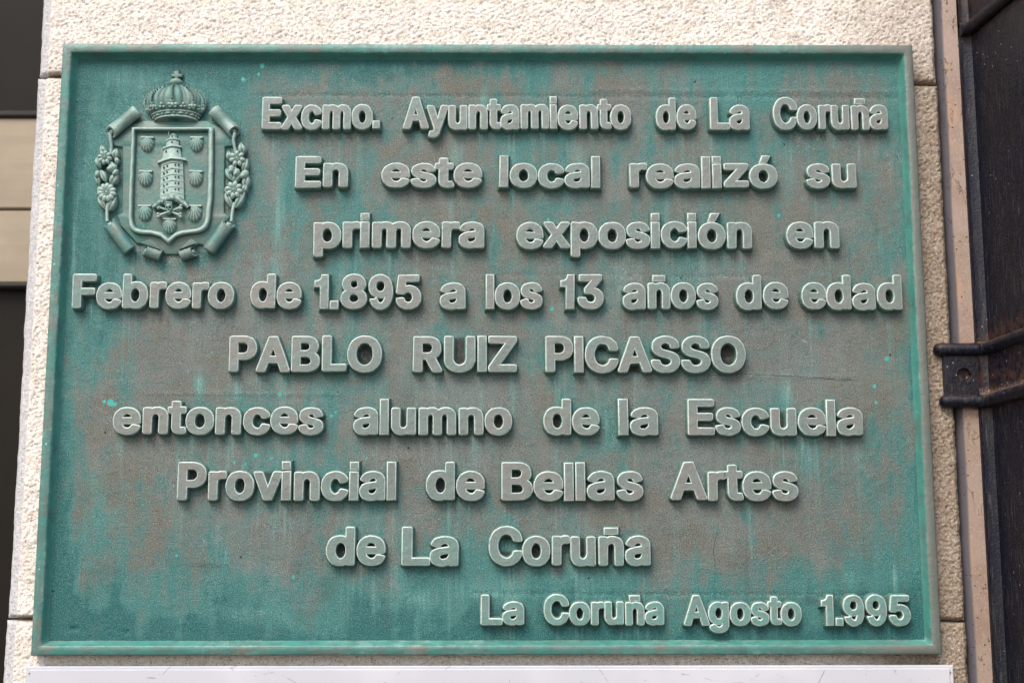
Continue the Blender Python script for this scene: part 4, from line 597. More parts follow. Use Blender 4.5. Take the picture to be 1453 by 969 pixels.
def letter(ch, loops, low):
    """loops: list of (x, z) arrays in plaque coordinates at the face outline"""
    global letter_n
    kind = 'letter' if ch.isalpha() else ('digit' if ch.isdigit() else 'full_stop')
    ar = [area(l) for l in loops]
    # nesting: a loop inside another is a hole
    def inside(p, L):
        q = np.roll(L, -1, 0); c = ((L[:, 1] > p[1]) != (q[:, 1] > p[1])) & (p[0] < (q[:, 0] - L[:, 0]) * (p[1] - L[:, 1]) / (q[:, 1] - L[:, 1] + 1e-12) + L[:, 0])
        return c.sum() % 2 == 1
    v, f, tp, ed = [], [], [], []
    norm = []
    for i, L in enumerate(loops):
        hole = any(i != j and inside(L[0], K) for j, K in enumerate(loops))
        ccw = ar[i] > 0
        if ccw == hole: L = L[::-1]
        norm.append((L, hole))
    caps = []
    for L, hole in norm:
        n = len(L); base = len(v)
        ns = np.stack([fbm(L[:, 0] * 300, L[:, 1] * 300, 5, 2), fbm(L[:, 0] * 300 + 9, L[:, 1] * 300, 6, 2)], 1) * .00035
        worn = .00022 * fbm(L[:, 0] * 700, L[:, 1] * 700, 15, 2) + .00025 * fbm(L[:, 0] * 160, L[:, 1] * 160, 16, 2)
        for (off, h, t_, e_, _) in RINGS:
            Q = offset(L, off * (.7 if hole and off > 0 else 1) + (worn if .008 < h < .0114 else 0)) + ns
            for x, z in Q:
                v.append((x, Y_FIELD - h, z)); tp.append(t_); ed.append(e_)
        for r in range(len(RINGS) - 1):
            for k in range(n):
                a0, b0 = base + r * n + k, base + r * n + (k + 1) % n
                f.append((a0, b0, b0 + n, a0 + n))
        s0 = base + (len(RINGS) - 1) * n
        caps.append((hole, list(range(s0, s0 + n))))
    outers = [k for k, (h, _) in enumerate(caps) if not h]
    for k in outers:
        grp = [k] + [j for j, (h, _) in enumerate(caps) if h and inside(norm[j][0][0], norm[k][0])]
        fl = [i for j in grp for i in caps[j][1]]
        want = abs(area(np.array([[v[i][0], v[i][2]] for i in caps[k][1]]))) - sum(abs(area(np.array([[v[i][0], v[i][2]] for i in caps[j][1]]))) for j in grp[1:])
        best = None
        for tries in range(12):                  # the tessellator can slip on near-touching points: check its area and retry
            jit = 0 if tries == 0 else .00002 * tries
            lp = [[Vector((v[i][0] + random.uniform(-jit, jit), v[i][2] + random.uniform(-jit, jit), 0)) for i in caps[j][1]] for j in grp]
            tr = tessellate_polygon(lp)
            got = sum(abs((v[fl[q]][0] - v[fl[p]][0]) * (v[fl[r_]][2] - v[fl[p]][2]) - (v[fl[r_]][0] - v[fl[p]][0]) * (v[fl[q]][2] - v[fl[p]][2])) / 2 for p, q, r_ in tr)
            err = abs(got - want) / want
            if best is None or err < best[0]: best = (err, tr)
            if err < .004: break
        f += [tuple(fl[i] for i in t) for t in best[1]]
    # cap triangles must face the viewer (-Y)
    ff = []
    for q in f:
        if len(q) == 3:
            A, B, C = (np.array(v[i]) for i in q)
            if np.cross(B - A, C - A)[1] > 0: q = q[::-1]
        ff.append(q)
    o = mesh_obj(kind, v, ff, M_LET, plaque, True, 42, {'top': tp, 'edge': ed, 'low': [low] * len(v)})
    letter_n += 1
    field_mask_polys.extend([L for L, h in norm if not h])
for (w, pl, pr, pt, pb) in WORDS:
    pts, x = [], 0
    for ch in w:
        adv, loops = GL[ch]
        pts.append((ch, [np.array(l, float).reshape(-1, 2) + [x, 0] for l in loops])); x += adv
    lo = min(p[:, 0].min() for p in pts[0][1]); hi = max(l[:, 0].max() for _, ls in pts for l in ls)
    A, B, T = at(pl, pb, Y_TOP), at(pr, pb, Y_TOP), at((pl + pr) / 2, pt, Y_TOP)
    M_ = at((pl + pr) / 2, pb, Y_TOP)
    sx, sz = (B.x - A.x) / (hi - lo), (T.z - M_.z) / 509.0
    low = float(np.clip((pb - 760) / 120, 0, 1))
    for ch, ls in pts:
        c = np.mean(np.vstack(ls), 0)
        rot = math.radians(random.gauss(0, .35)); dxy = np.array([random.gauss(0, .00022), random.gauss(0, .0003)])
        out = []
        for l in ls:
            q = np.stack([(l[:, 0] - c[0]) * sx, (l[:, 1] - c[1]) * sz], 1)
            q = q @ np.array([[math.cos(rot), math.sin(rot)], [-math.sin(rot), math.cos(rot)]])
            q = q + [A.x + (c[0] - lo) * sx, M_.z + c[1] * sz + (B.z - A.z) * ((c[0] - lo) / (hi - lo) - .5)] + dxy
            out.append(clean(q, 2e-5))
        letter(ch, out, low)

# ---- the field: sand-cast sheet, finely gridded, with stains
step = .0021
xs = np.linspace(-FX, FX, int(2 * FX / step) + 1); zs = np.linspace(-FZ, FZ, int(2 * FZ / step) + 1)
X, Z = np.meshgrid(xs, zs)
PX, PY = proj(X, Y_FIELD + 0 * X, Z)
mask = np.zeros(X.shape)
for L in field_mask_polys:
    i0, i1 = np.searchsorted(xs, L[:, 0].min()), np.searchsorted(xs, L[:, 0].max())
    q = np.roll(L, -1, 0)
    for j in range(np.searchsorted(zs, L[:, 1].min()), np.searchsorted(zs, L[:, 1].max())):
        z = zs[j]; cr = (L[:, 1] > z) != (q[:, 1] > z)
        if cr.any():
            cx = L[cr, 0] + (z - L[cr, 1]) * (q[cr, 0] - L[cr, 0]) / (q[cr, 1] - L[cr, 1])
            mask[j, np.searchsorted(xs, cx.min()):np.searchsorted(xs, cx.max())] = 1
mask = np.maximum(mask, (((PX - 245) / 112) ** 2 + ((PY - 245) / 135) ** 2 < 1) * 1.0)
def fblur(m_, sx_, sz_):
    fy, fx = np.meshgrid(np.fft.fftfreq(m_.shape[0], step), np.fft.fftfreq(m_.shape[1], step), indexing='ij')
    return np.real(np.fft.ifft2(np.fft.fft2(m_) * np.exp(-2 * np.pi ** 2 * ((fx * sx_) ** 2 + (fy * sz_) ** 2))))
halo = fblur(mask, .006, .006)
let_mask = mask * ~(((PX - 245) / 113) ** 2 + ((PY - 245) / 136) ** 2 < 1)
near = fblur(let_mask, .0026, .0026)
grime_shade = sst(.26, .52, near) * .95 + .40 * sst(.08, .35, near) * sst(.0, .35, fbm(X * 30, Z * 30, 55, 4))  # dark close to the letters: real crud, with counter shade painted in
def blobs(lst):
    s = np.zeros(X.shape)
    for (bx, by, rx, ry, am) in lst: s += am * np.exp(-((PX - bx) / rx) ** 2 - ((PY - by) / ry) ** 2)
    return s
n1, n2, n3 = fbm(X * 9, Z * 5, 31, 5), fbm(X * 28, Z * 12, 41, 5), fbm(X * 70, Z * 9, 51, 4)
dl, dr, db, dt = X + FX, FX - X, Z + FZ, FZ - Z
teal = .33 + .60 * n1 + .55 * n2 + .18 * n3 + .30 * sst(.05, .4, halo) * (1 - sst(.7, 1, halo))
teal += .80 * np.exp(-dl / .050) + .6 * np.exp(-dr / .015) + .95 * np.exp(-db / .060) + .60 * np.exp(-dt / .035) + .25 * sst(420, 60, PX) * sst(520, 100, PY) + .3 * sst(700, 1300, PX) * sst(760, 880, PY)
teal += blobs([(150,180,80,90,.35),(330,120,90,45,.45),(430,250,60,60,.3),(560,120,60,40,.35),(660,190,120,50,.25),(1060,130,70,40,.5),(1000,200,90,40,.3),(480,330,60,60,.25),(860,300,60,60,.2),
    (500,700,70,40,.3),(330,590,60,40,.3),(150,860,80,50,.4),(340,860,60,40,.3),(470,830,60,50,.4),(640,810,60,60,.6),(820,830,120,40,.5),(1230,870,80,40,.6),(1200,830,60,25,.3),(1240,700,40,160,.3),(140,430,40,200,.2),
    (860,600,60,60,.2),(1130,560,60,60,.2),(1100,880,60,40,.3),(560,890,200,25,.3)])
teal -= blobs([(660,110,60,35,.5),(900,120,60,40,.3),(300,470,90,60,.45),(150,640,60,80,.35),(1180,520,90,90,.5),(1000,720,170,90,.5),(800,740,60,60,.3),(420,770,120,60,.35),(130,830,40,30,.5),(560,440,200,30,.25),(640,640,120,40,.3),(1150,340,80,60,.2)])
deep = 1.25 * np.exp(-dl / .013) * (.55 + .45 * sst(600, 880, PY) + .3 * (PY < 260)) + 1.15 * np.exp(-dt / .020) * sst(1000, 500, PX) * .9 + .95 * np.exp(-db / .016) + .45 * np.exp(-dr / .005)
deep += .55 * sst(300, 60, PX) * sst(.0, .35, n1 + n2 * .6) + .7 * sst(790, 900, PY) * sst(-.1, .3, n1 + n2) + blobs([(130,130,45,40,.5),(320,105,80,22,.55),(540,105,60,22,.5),(1240,880,70,35,.6),(110,885,50,40,.5),(220,885,130,14,.4),(640,830,40,30,.3),(185,330,22,30,.25),(280,190,25,50,.3)]) + .35 * n2 + .1 * n1
brown = blobs([(1278,490,14,13,1.4),(700,128,120,10,.5),(580,140,60,9,.5),(600,225,120,9,.45),(600,305,110,9,.5),(900,300,160,9,.4),(560,390,70,8,.3),(152,572,18,10,1),(1220,560,60,110,.35),(620,100,50,26,.6),(730,112,60,20,.5),(880,110,50,20,.4),(170,830,30,14,.7),(130,655,40,60,.35),(250,560,90,60,.25),(1080,770,120,50,.3),(1060,845,120,10,.3)]) + .55 * sst(.15, .5, fbm(X * 6 + 4, Z * 4, 61, 5)) + .15 * sst(.1, .5, n3)
pale = blobs([(395,310,7,60,.7),(392,390,6,25,.6),(1117,560,7,22,1.0),(648,225,10,24,.7),(720,230,8,30,.4),(880,380,8,40,.5),(590,400,5,18,.6),(283,545,6,14,1),(337,548,6,20,.7),(430,700,12,50,.2),(700,840,60,16,.5),(560,830,10,25,.5),(1270,820,3,16,.9),(820,230,10,25,.5),(485,395,5,30,.4),(365,390,6,30,.5)]) + .55 * sst(.28, .6, n3) * sst(-.2, .3, n1) + .6 * np.exp(-((dl - .001) / .004) ** 2) * 0
pale += blobs([(610,850,50,14,.6),(820,812,60,10,.5),(350,870,40,14,.5),(440,875,50,12,.5),(140,720,20,60,.35),(180,110,30,14,.5),(545,98,50,8,.5),(1000,110,30,14,.4),(1060,135,40,10,.4),(1190,820,30,10,.5)]) * sst(-.2, .25, n2) + .5 * sst(.32, .6, fbm(X * 90, Z * 14, 95, 3)) * sst(.0, .3, n2)
spot = np.zeros(X.shape)
for (bx, by, r) in [(157,571,5),(148,570,3),(163,574,3),(1258,509,3.5),(363,646,3),(348,658,2.2),(333,656,2.5),(385,650,2.5),(320,690,2.2),(305,720,2.2),(416,818,2.5),(783,438,3),(778,312,2.5),(1105,306,2.5),(1241,548,3),(397,560,3),(470,590,2.5),(345,113,3),(372,94,3.5),(367,106,2.5),(250,788,2.2),(132,732,2),(300,500,2),(520,650,2.2),(476,585,2.2),(1243,571,2.5),(1000,610,2)]:
    spot = np.maximum(spot, np.exp(-(((PX - bx) / r) ** 2 + ((PY - by) / (r * 1.2)) ** 2)))
Yf = Y_FIELD - .0005 * fbm(X * 18, Z * 18, 71, 4) - .00025 * perlin(X * 130, Z * 130, 81) - .0006 * sst(.25, .8, halo)
# foundry seams: shallow horizontal lines where the pattern boards met, and an old scratch drawing
for (ys, a_, b_, s_) in ((137, 355, 1290, .0008), (128, 820, 1285, -.0007), (391, 690, 1100, .0004), (560, 200, 500, -.0006), (533, 990, 1230, -.0006), (842, 660, 1290, .0007)):
    Yf += s_ * np.exp(-((PY - ys - .004 * (PX - 700)) / 2.2) ** 2) * sst(a_, a_ + 20, PX) * (1 - sst(b_ - 20, b_, PX))
Yf += .0030 * np.exp(-(((PX - 105) / 5) ** 2 + ((PY - 892) / 2.6) ** 2)) + .0022 * np.exp(-(((PX - 180) / 3.5) ** 2 + ((PY - 897) / 2.5) ** 2))
run = np.zeros(X.shape); acc = np.zeros(X.shape[1])
src = np.maximum(let_mask, .8 * (((PX - 245) / 100) ** 2 + ((PY - 250) / 122) ** 2 < 1))
for j in range(X.shape[0] - 1, -1, -1):           # rain runs down from the letters
    acc = np.maximum(src[j], acc * .962); run[j] = acc
run = fblur(run, .0015, .003) * sst(-.05, .30, fbm(X * 55, Z * 3, 88, 3)) * .8
grime_shade = grime_shade + .42 * np.clip(blobs([(150,812,30,8,1),(124,835,13,20,.9),(285,803,30,5,.9),(462,835,16,22,.8),(1060,800,6,40,.8),(1148,815,4,50,.5),(1130,852,90,7,.9),(1185,790,8,30,.5),(1236,800,8,30,.5),(1040,640,30,6,.4),(750,420,60,5,.4)]), 0, 1) * (.5 + .5 * sst(-.3, .3, n2))
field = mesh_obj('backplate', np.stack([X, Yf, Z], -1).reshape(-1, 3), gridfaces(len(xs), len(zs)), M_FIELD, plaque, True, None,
         {'teal': np.clip(teal, 0, 1.3).ravel(), 'deep': np.clip(deep, 0, 1.2).ravel(), 'brown': np.clip(brown, 0, 1).ravel(), 'pale': np.clip(pale, 0, 1).ravel(), 'spot': spot.ravel(), 'grime_shade': np.clip(grime_shade, 0, 1).ravel(), 'run': np.clip(run, 0, 1).ravel()})

for o_ in plaque.children:                       # the verdigris of the field carries on over the letters
    if o_.name.split('.')[0] in ('letter', 'digit', 'full_stop'):
        co = np.empty(len(o_.data.vertices) * 3); o_.data.vertices.foreach_get('co', co); co = co.reshape(-1, 3)
        i_ = np.clip(((co[:, 2] + FZ) / (zs[1] - zs[0])).astype(int), 0, len(zs) - 1); j_ = np.clip(((co[:, 0] + FX) / (xs[1] - xs[0])).astype(int), 0, len(xs) - 1)
        at2 = o_.data.attributes.new('verd', 'FLOAT', 'POINT'); at2.data.foreach_set('value', np.clip(teal[i_, j_] * .9 - .1, 0, 1).astype(np.float32))

# ---- the raised rim, swept round the plate
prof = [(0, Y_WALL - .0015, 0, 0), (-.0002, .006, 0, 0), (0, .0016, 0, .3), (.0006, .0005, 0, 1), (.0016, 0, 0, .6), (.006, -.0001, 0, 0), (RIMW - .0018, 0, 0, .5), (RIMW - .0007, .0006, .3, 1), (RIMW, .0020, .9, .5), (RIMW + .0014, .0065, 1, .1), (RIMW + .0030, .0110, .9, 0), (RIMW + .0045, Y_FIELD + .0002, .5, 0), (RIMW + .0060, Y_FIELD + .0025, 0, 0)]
path = []
nx_, nz_ = 160, 112
for k in range(nx_): path.append((-1 + 2 * k / nx_, -1))
for k in range(nz_): path.append((1, -1 + 2 * k / nz_))
for k in range(nx_): path.append((1 - 2 * k / nx_, 1))
for k in range(nz_): path.append((-1, 1 - 2 * k / nz_))
P = np.array(path)
v, sl, ed = [], [], []
for (ins, y, s_, e_) in prof:
    x, z = P[:, 0] * (HW - ins), P[:, 1] * (HH - ins)
    wob = .0004 * fbm(x * 22 + ins * 100, z * 22, 91, 3) * (ins > .0003)
    v.append(np.stack([x + wob * (abs(P[:, 0]) == 1), y + .0005 * fbm(x * 30, z * 30 + ins * 300, 92, 3) * (y < .012), z + wob * (abs(P[:, 1]) == 1)], 1))
    sl += [s_] * len(P); ed += list(np.where((P[:, 1] == -1) & (s_ > .2), .85, e_))  # bottom inner slope coloured paler, painting in the light it catches from above
v = np.vstack(v)
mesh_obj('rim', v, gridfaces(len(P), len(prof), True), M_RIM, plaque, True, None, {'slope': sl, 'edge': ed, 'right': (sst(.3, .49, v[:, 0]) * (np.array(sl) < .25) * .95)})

# ---- old scratches and a faint scribble on the field
M_SL, M_SD = mat_scratch('pale_scratch', (0.24, 0.30, 0.27)), mat_scratch('dark_scratch', (0.035, 0.045, 0.040))
def yf(x, z):
    i, j = int((z + FZ) / (zs[1] - zs[0])), int((x + FX) / (xs[1] - xs[0]))
    i, j = min(max(i, 0), len(zs) - 2), min(max(j, 0), len(xs) - 2)
    return min(Yf[i, j], Yf[i + 1, j], Yf[i, j + 1], Yf[i + 1, j + 1])
def scratch(pts, wd, mat):
    P_ = [at(px, py, Y_FIELD) for px, py in pts]
    Q = []
    for p, q in zip(P_[:-1], P_[1:]):
        m_ = max(1, int((q - p).length / .0025))
        Q += [p + (q - p) * (k / m_) for k in range(m_)]
    Q.append(P_[-1]); v = []
    for k, p in enumerate(Q):
        d_ = Q[min(k + 1, len(Q) - 1)] - Q[max(k - 1, 0)]; d_.normalize()
        w_ = wd * (.35 + .65 * math.sin(math.pi * (k + .5) / len(Q))) * .5
        y = yf(p.x, p.z) - .00012
        for s_ in (-1, 0, 1): v.append((p.x - d_.z * w_ * s_, y + (.0005 if s_ else -.00008), p.z + d_.x * w_ * s_))
    f = gridfaces(3, len(Q))
    a_, b_, c_ = (np.array(v[i]) for i in f[0][:3])
    if np.cross(b_ - a_, c_ - a_)[1] > 0: f = [q[::-1] for q in f]
    mesh_obj('scratch', v, f, mat, plaque, True, None)
for p_, w_ in (([(1135,481),(1147,487)], .0022), ([(393,249),(396,258)], .0016), ([(345,118),(355,110)], .0016), ([(542,388),(550,397)], .0010), ([(590,466),(598,474)], .0010), ([(1222,610),(1232,601)], .0012),
               ([(1131,548),(1132,568)], .0010), ([(1128,655),(1129,672)], .0010), ([(283,758),(290,768),(286,778)], .0013), ([(1262,230),(1264,262)], .0012), ([(1195,320),(1204,326)], .0010), ([(512,508),(515,500)], .0010),
               ([(1268,800),(1269,834)], .0014), ([(1272,215),(1280,232)], .0010), ([(360,868),(372,867),(376,871),(364,872)], .0014), ([(120,225),(128,236)], .0010), ([(640,660),(652,661)], .0009)):
    scratch(p_, w_, M_SL)
for p_, w_ in (([(1066,462),(1062,478),(1048,492)], .0010), ([(1084,466),(1080,482)], .0009), ([(1079,468),(1092,464),(1100,474),(1096,488),(1084,496),(1068,496)], .0009), ([(990,532),(1060,531),(1130,534),(1215,540)], .0010), ([(1020,742),(1012,780),(1016,815)], .0016)):
    scratch(p_, w_, M_SD)

# ================================================================== COAT OF ARMS (coordinates U, V: quarter-millimetre grid measured on the photograph)
def E(u, w):
    p = at(120 + u / 3.232, 90 + w / 3.232, Y_FIELD - .006)
    return p.x, p.z
UE = (E(500, 400)[0] - E(300, 400)[0]) / 200.0          # metres per grid unit
coat = empty('coat_of_arms', (*[E(400, 500)[0]], Y_FIELD, E(400, 500)[1]), parent=plaque)
coat['label'] = 'relief coat of arms with crown, lighthouse tower and scallop shells'
CO = np.array(coat.location)
def emb(name, v, f, sharp=45, mat=None):
    o = mesh_obj(name, np.asarray(v, float) - CO, f, mat or M_EMB, coat, True, None)
    bm = bmesh.new(); bm.from_mesh(o.data)
    bmesh.ops.recalc_face_normals(bm, faces=bm.faces)
    tot = sum(q.calc_area() for q in bm.faces); sy = sum(q.calc_area() * q.normal.y for q in bm.faces)
    if sy > .02 * tot: bmesh.ops.reverse_faces(bm, faces=bm.faces)
    bm.to_mesh(o.data); bm.free()
    if sharp: o.data.set_sharp_from_angle(angle=math.radians(sharp))
    return o
def uvh(u, w, h):
    x, z = E(u, w); return (x, Y_FIELD - (h * 1.28 if h > 0 else h), z)
def plate(name, outline, h, h0=-.001, b=.0012, rough=0.0):
    P = np.array([E(u, w) for u, w in outline]); 
    if area(P) < 0: P = P[::-1]
    # resample for a soft edge
    R = []
    for p, q in zip(P, np.roll(P, -1, 0)):
        n = max(1, int(np.hypot(*(q - p)) / .004))
        for k in range(n): R.append(p + (q - p) * k / n)
    P = np.array(R); n = len(P); v = []
    for off, hh in ((b * .9, h0), (b * .5, h - b * 1.3), (.1 * b, h - b * .4), (-b * .8, h)):
        Q = offset(P, off); v += [(x, Y_FIELD - hh, z) for x, z in Q]
    f = []
    for r in range(3):
        for k in range(n):
            a0, b0 = r * n + k, r * n + (k + 1) % n; f.append((a0, b0, b0 + n, a0 + n))
    for t in tessellate_polygon([[Vector((p[0], p[2], 0)) for p in v[3 * n:]]]):
        A, B, C = (np.array(v[3 * n + i]) for i in t)
        t = tuple(3 * n + i for i in t); f.append(t if np.cross(B - A, C - A)[1] < 0 else t[::-1])
    return emb(name, v, f, 45, M_EMBP)
def resamp(P, n):
    P = np.array(P, float); d = np.r_[0, np.cumsum(np.hypot(*np.diff(P, axis=0).T))]
    t = np.linspace(0, d[-1], n); return np.stack([np.interp(t, d, P[:, 0]), np.interp(t, d, P[:, 1])], 1)
def smoothp(P, it=2):
    P = np.array(P, float)
    for _ in range(it):
        Q = [P[0]]
        for a_, b_ in zip(P[:-1], P[1:]): Q += [a_ * .75 + b_ * .25, a_ * .25 + b_ * .75]
        Q.append(P[-1]); P = np.array(Q)
    return P
def tube(name, pts, rad, h, nseg=14, flat=1.0, caps=True, build=True, bag=None):
    """round bar along points (u, w, height) with radii in grid units; flat squashes it towards the plate"""
    C = [np.array(uvh(u, w, hh)) for u, w, hh in pts]; v, f = [], []
    for i, c in enumerate(C):
        a_ = C[min(i + 1, len(C) - 1)] - C[max(i - 1, 0)]; a_ /= np.linalg.norm(a_)
        up = np.array([0, -1.0, 0]); s = np.cross(a_, up); s /= np.linalg.norm(s); n_ = np.cross(s, a_)
        r = (rad[i] if hasattr(rad, '__len__') else rad) * UE
        for k in range(nseg):
            t = 2 * math.pi * k / nseg; v.append(c + s * r * math.cos(t) + n_ * r * flat * math.sin(t))
    f = gridfaces(nseg, len(C), True)
    if caps: f += [tuple(range(nseg)), tuple(range(len(v) - 1, len(v) - nseg - 1, -1))]
    if bag is not None: bag.add(v, f); return
    return emb(name, v, f, 50)
def ball(bag, u, w, h, ru, rw, rh, n=10, m=7, rot=0.0, fn=None):
    """ellipsoid: radii ru, rw in grid units, rh in metres"""
    v = []
    c, s = math.cos(rot), math.sin(rot)
    for j in range(m):
        ph = -math.pi / 2 + math.pi * (j + .02) / (m - .96)
        for k in range(n):
            t = 2 * math.pi * k / n
            a_, b_, hh = ru * math.cos(ph) * math.cos(t), rw * math.cos(ph) * math.sin(t), rh * math.sin(ph)
            if fn: hh += fn(a_ / ru, b_ / rw) * (hh > 0)
            v.append(uvh(u + a_ * c - b_ * s, w + a_ * s + b_ * c, h + hh))
    f = gridfaces(n, m, True) + [tuple(range(n))[::-1], tuple(range(n * (m - 1), n * m))]
    bag.add(v, f)
def bagobj(name, bag, sharp=50): return emb(name, bag.v, bag.f, sharp)

HP = .0040                                              # height of the cartouche plate above the field
plate('cartouche', [(262,262),(560,262),(628,296),(692,340),(690,374),(640,378),(637,684),(664,700),(636,742),(568,836),(520,824),(480,852),(440,872),(372,872),(330,852),(282,824),(238,822),(164,742),(150,694),(172,684),(173,380),(124,374),(122,338),(190,290)], HP)
outer = smoothp([(240,298),(592,297),(594,450),(590,620),(578,715),(560,762),(520,782),(465,786),(418,802),(386,828)], 0)
def shield_lines():
    o = [(218,297),(594,297),(594,450),(590,620),(580,712)] ; o2 = smoothp([(580,712),(570,758),(530,782),(468,786),(425,800)],2).tolist() ; o3 = [(387,832)]
    o4 = smoothp([(350,802),(310,788),(250,788),(210,768),(203,715)],2).tolist(); o5 = [(205,600),(212,450),(218,297)]
    i = [(238,314),(566,313),(566,450),(562,610),(552,700)]; i2 = smoothp([(552,700),(545,740),(512,760),(455,764),(418,776)],2).tolist(); i3 = [(387,800)]
    i4 = smoothp([(356,776),(310,764),(256,762),(228,742),(224,702)],2).tolist(); i5 = [(226,600),(232,450),(238,314)]
    segs_o = [[o[0], o[1]], o[1:], o2, [o2[-1], o3[0]], [o3[0], o4[0]], o4, [o4[-1]] + o5]
    segs_i = [[i[0], i[1]], i[1:], i2, [i2[-1], i3[0]], [i3[0], i4[0]], i4, [i4[-1]] + i5]
    A, B = [], []
    for so, si, n in zip(segs_o, segs_i, (24, 26, 18, 6, 6, 18, 26)):
        A.append(resamp(so, n)[:-1]); B.append(resamp(si, n)[:-1])
    return np.vstack(A), np.vstack(B)
so, si = shield_lines()
v = []
for t, h in ((-.12, HP - .001), (0, .0050), (.10, .0074), (.3, .0084), (.6, .0084), (.85, .0072), (1.0, .0050), (1.1, HP - .001)):
    Q = so + (si - so) * t; v += [uvh(u, w, h + .0002 * math.sin(u * .13 + w * .09)) for u, w in Q]
emb('shield_border', v, gridfaces(len(so), 8, True), None)
# sunk shield panel with tool marks
gu, gw = np.linspace(222, 570, 110), np.linspace(308, 806, 150); U_, W_ = np.meshgrid(gu, gw)
xz = np.array([E(u, w) for u, w in zip(U_.ravel(), W_.ravel())])
hh = .0026 + .00045 * perlin(xz[:, 0] * 500 + xz[:, 1] * 300, xz[:, 1] * 700 - xz[:, 0] * 200, 3) + .0002 * perlin(xz[:, 0] * 1200, xz[:, 1] * 1200, 4)
vv = np.stack([xz[:, 0], Y_FIELD - hh - .0012, xz[:, 1]], 1)
def pin(u, w, L):
    q = np.roll(L, -1, 0); c = ((L[:, 1] > w) != (q[:, 1] > w)) & (u < (q[:, 0] - L[:, 0]) * (w - L[:, 1]) / (q[:, 1] - L[:, 1] + 1e-9) + L[:, 0])
    return c.sum() % 2 == 1
mid = so + (si - so) * .6
ok = [pin(u, w, mid) for u, w in zip(U_.ravel(), W_.ravel())]
emb('shield_panel', vv, [q for q in gridfaces(110, 150) if all(ok[i] for i in q)], None)

# scallop shells
def shell():
    v, n, m = [], 33, 11
    for j in range(m):
        r = j / (m - 1)
        for k in range(n):
            t = -1 + 2 * k / (n - 1); ang = t * math.radians(74)
            Rm = 70 * (1 - .30 * abs(t) ** 2.2)
            rr = r * Rm
            u = rr * math.sin(ang) * (.66 if True else 1); w = rr * math.cos(ang) * 1.0 + 0
            rib = math.cos(t * math.pi * 7.5)
            h = .0052 * math.sin(math.pi * min(1, .10 + .82 * r)) ** .6 * (1 - .45 * abs(t) ** 2) + .0005 * rib * r
            if j == m - 1: h = -.0005
            v.append((u, w, h))
    return v, gridfaces(n, m)
sv, sf = shell()
sme = None
for (cu, cw, sc) in ((289,340,1.0),(514,340,1.0),(281,495,1.05),(512,495,1.05),(277,653,1.05),(505,653,1.1),(391,714,1.0)):
    if sme is None:
        me = bpy.data.meshes.new('scallop_shell')
        v = [(u * UE, -h, -w * UE) for u, w, h in sv]; f = list(sf)
        nb = len(v)
        # straight hinge bar on top
        for (u, w, h) in [(x, y, z) for z in (.0, .0030) for (x, y) in ((-30, -3), (30, -3), (27, 4), (-27, 4))]: v.append((u * UE, -h, -w * UE))
        f += [tuple(nb + i for i in q) for q in ((4, 5, 6, 7), (0, 1, 5, 4), (1, 2, 6, 5), (2, 3, 7, 6), (3, 0, 4, 7))]
        me.from_pydata(v, [], f); me.materials.append(M_EMB)
        me.polygons.foreach_set('use_smooth', [True] * len(me.polygons)); me.set_sharp_from_angle(angle=math.radians(55)); me.flip_normals() if me.polygons[40].normal.y > 0 else None
        sme = me
    o = bpy.data.objects.new('scallop_shell', sme)
    x, z = E(cu, cw)
    o.location = (x - CO[0], -.0046, z - CO[2]); o.scale = (sc, 1, sc); o.rotation_euler = (0, math.radians(random.uniform(-4, 4)), 0)
    link(o, coat)

# the tower
tw = Mesh()
def tier(cu, w0, w1, r0, r1, h0, h1, slope=0.0, ridge=.02):
    """between rows w0 (top) and w1 (bottom); half widths r0, r1; heights h0, h1 above the panel"""
    v = []
    for w, r, h in ((w0, r0, h0), (w1, r1, h1)):
        for (a_, k) in ((-1, 0), (-1, .45), (-.45, .85), (ridge, 1), (.55, .85), (1, .45), (1, 0)):
            v.append(uvh(cu + a_ * r, w + slope * max(0, -a_ + ridge) + .25 * slope * max(0, a_), .0030 + h * k))
    tw.add(v, gridfaces(7, 2) + [(6, 5, 4, 3, 2, 1, 0), (7, 8, 9, 10, 11, 12, 13)])
tier(402, 436, 625, 49, 55, .0050, .0056)
for k in range(6): tier(402, 455 + k * 28, 458.5 + k * 28, 51 + k, 51.3 + k, .0058, .0058, 15)
tier(402, 432, 444, 62, 68, .0058, .0075, 16)
tier(402, 388, 436, 36, 44, .0050, .0058, 4)
tier(402, 378, 386, 41, 44, .0058, .0066, 9)
tier(404, 350, 379, 26, 30, .0046, .0050, 3)
tier(404, 346, 352, 29, 31, .0052, .0056, 6)
tier(406, 330, 347, 17, 19, .0040, .0042, 2)
tier(406, 325, 331, 12, 19, .0036, .0044, 2)
tier(386, 315, 348, 4, 4.5, .0034, .0034, 0)
emb('tower', tw.v, tw.f, 25, M_EMB)
wm = bpy.data.meshes.new('window')
s_ = UE * 3.0
wm.from_pydata([(-s_, 0, -1.5 * s_), (s_, 0, -1.5 * s_), (s_, 0, 1.5 * s_), (-s_, 0, 1.5 * s_), (-s_, .002, -1.5 * s_), (s_, .002, -1.5 * s_), (s_, .002, 1.5 * s_), (-s_, .002, 1.5 * s_)], [], [(0, 1, 2, 3), (0, 4, 5, 1), (1, 5, 6, 2), (2, 6, 7, 3), (3, 7, 4, 0)])
wm.materials.append(M_DARKB)  # flush boxes, their dark colour standing in for the shade of sunk openings
wins = [(404, 366), (376, 408), (428, 408), (404, 338)]
for k in range(5):
    wins += [(366, 481 + k * 28), (382, 475 + k * 28), (420, 470 + k * 28), (434, 470 + k * 28)]
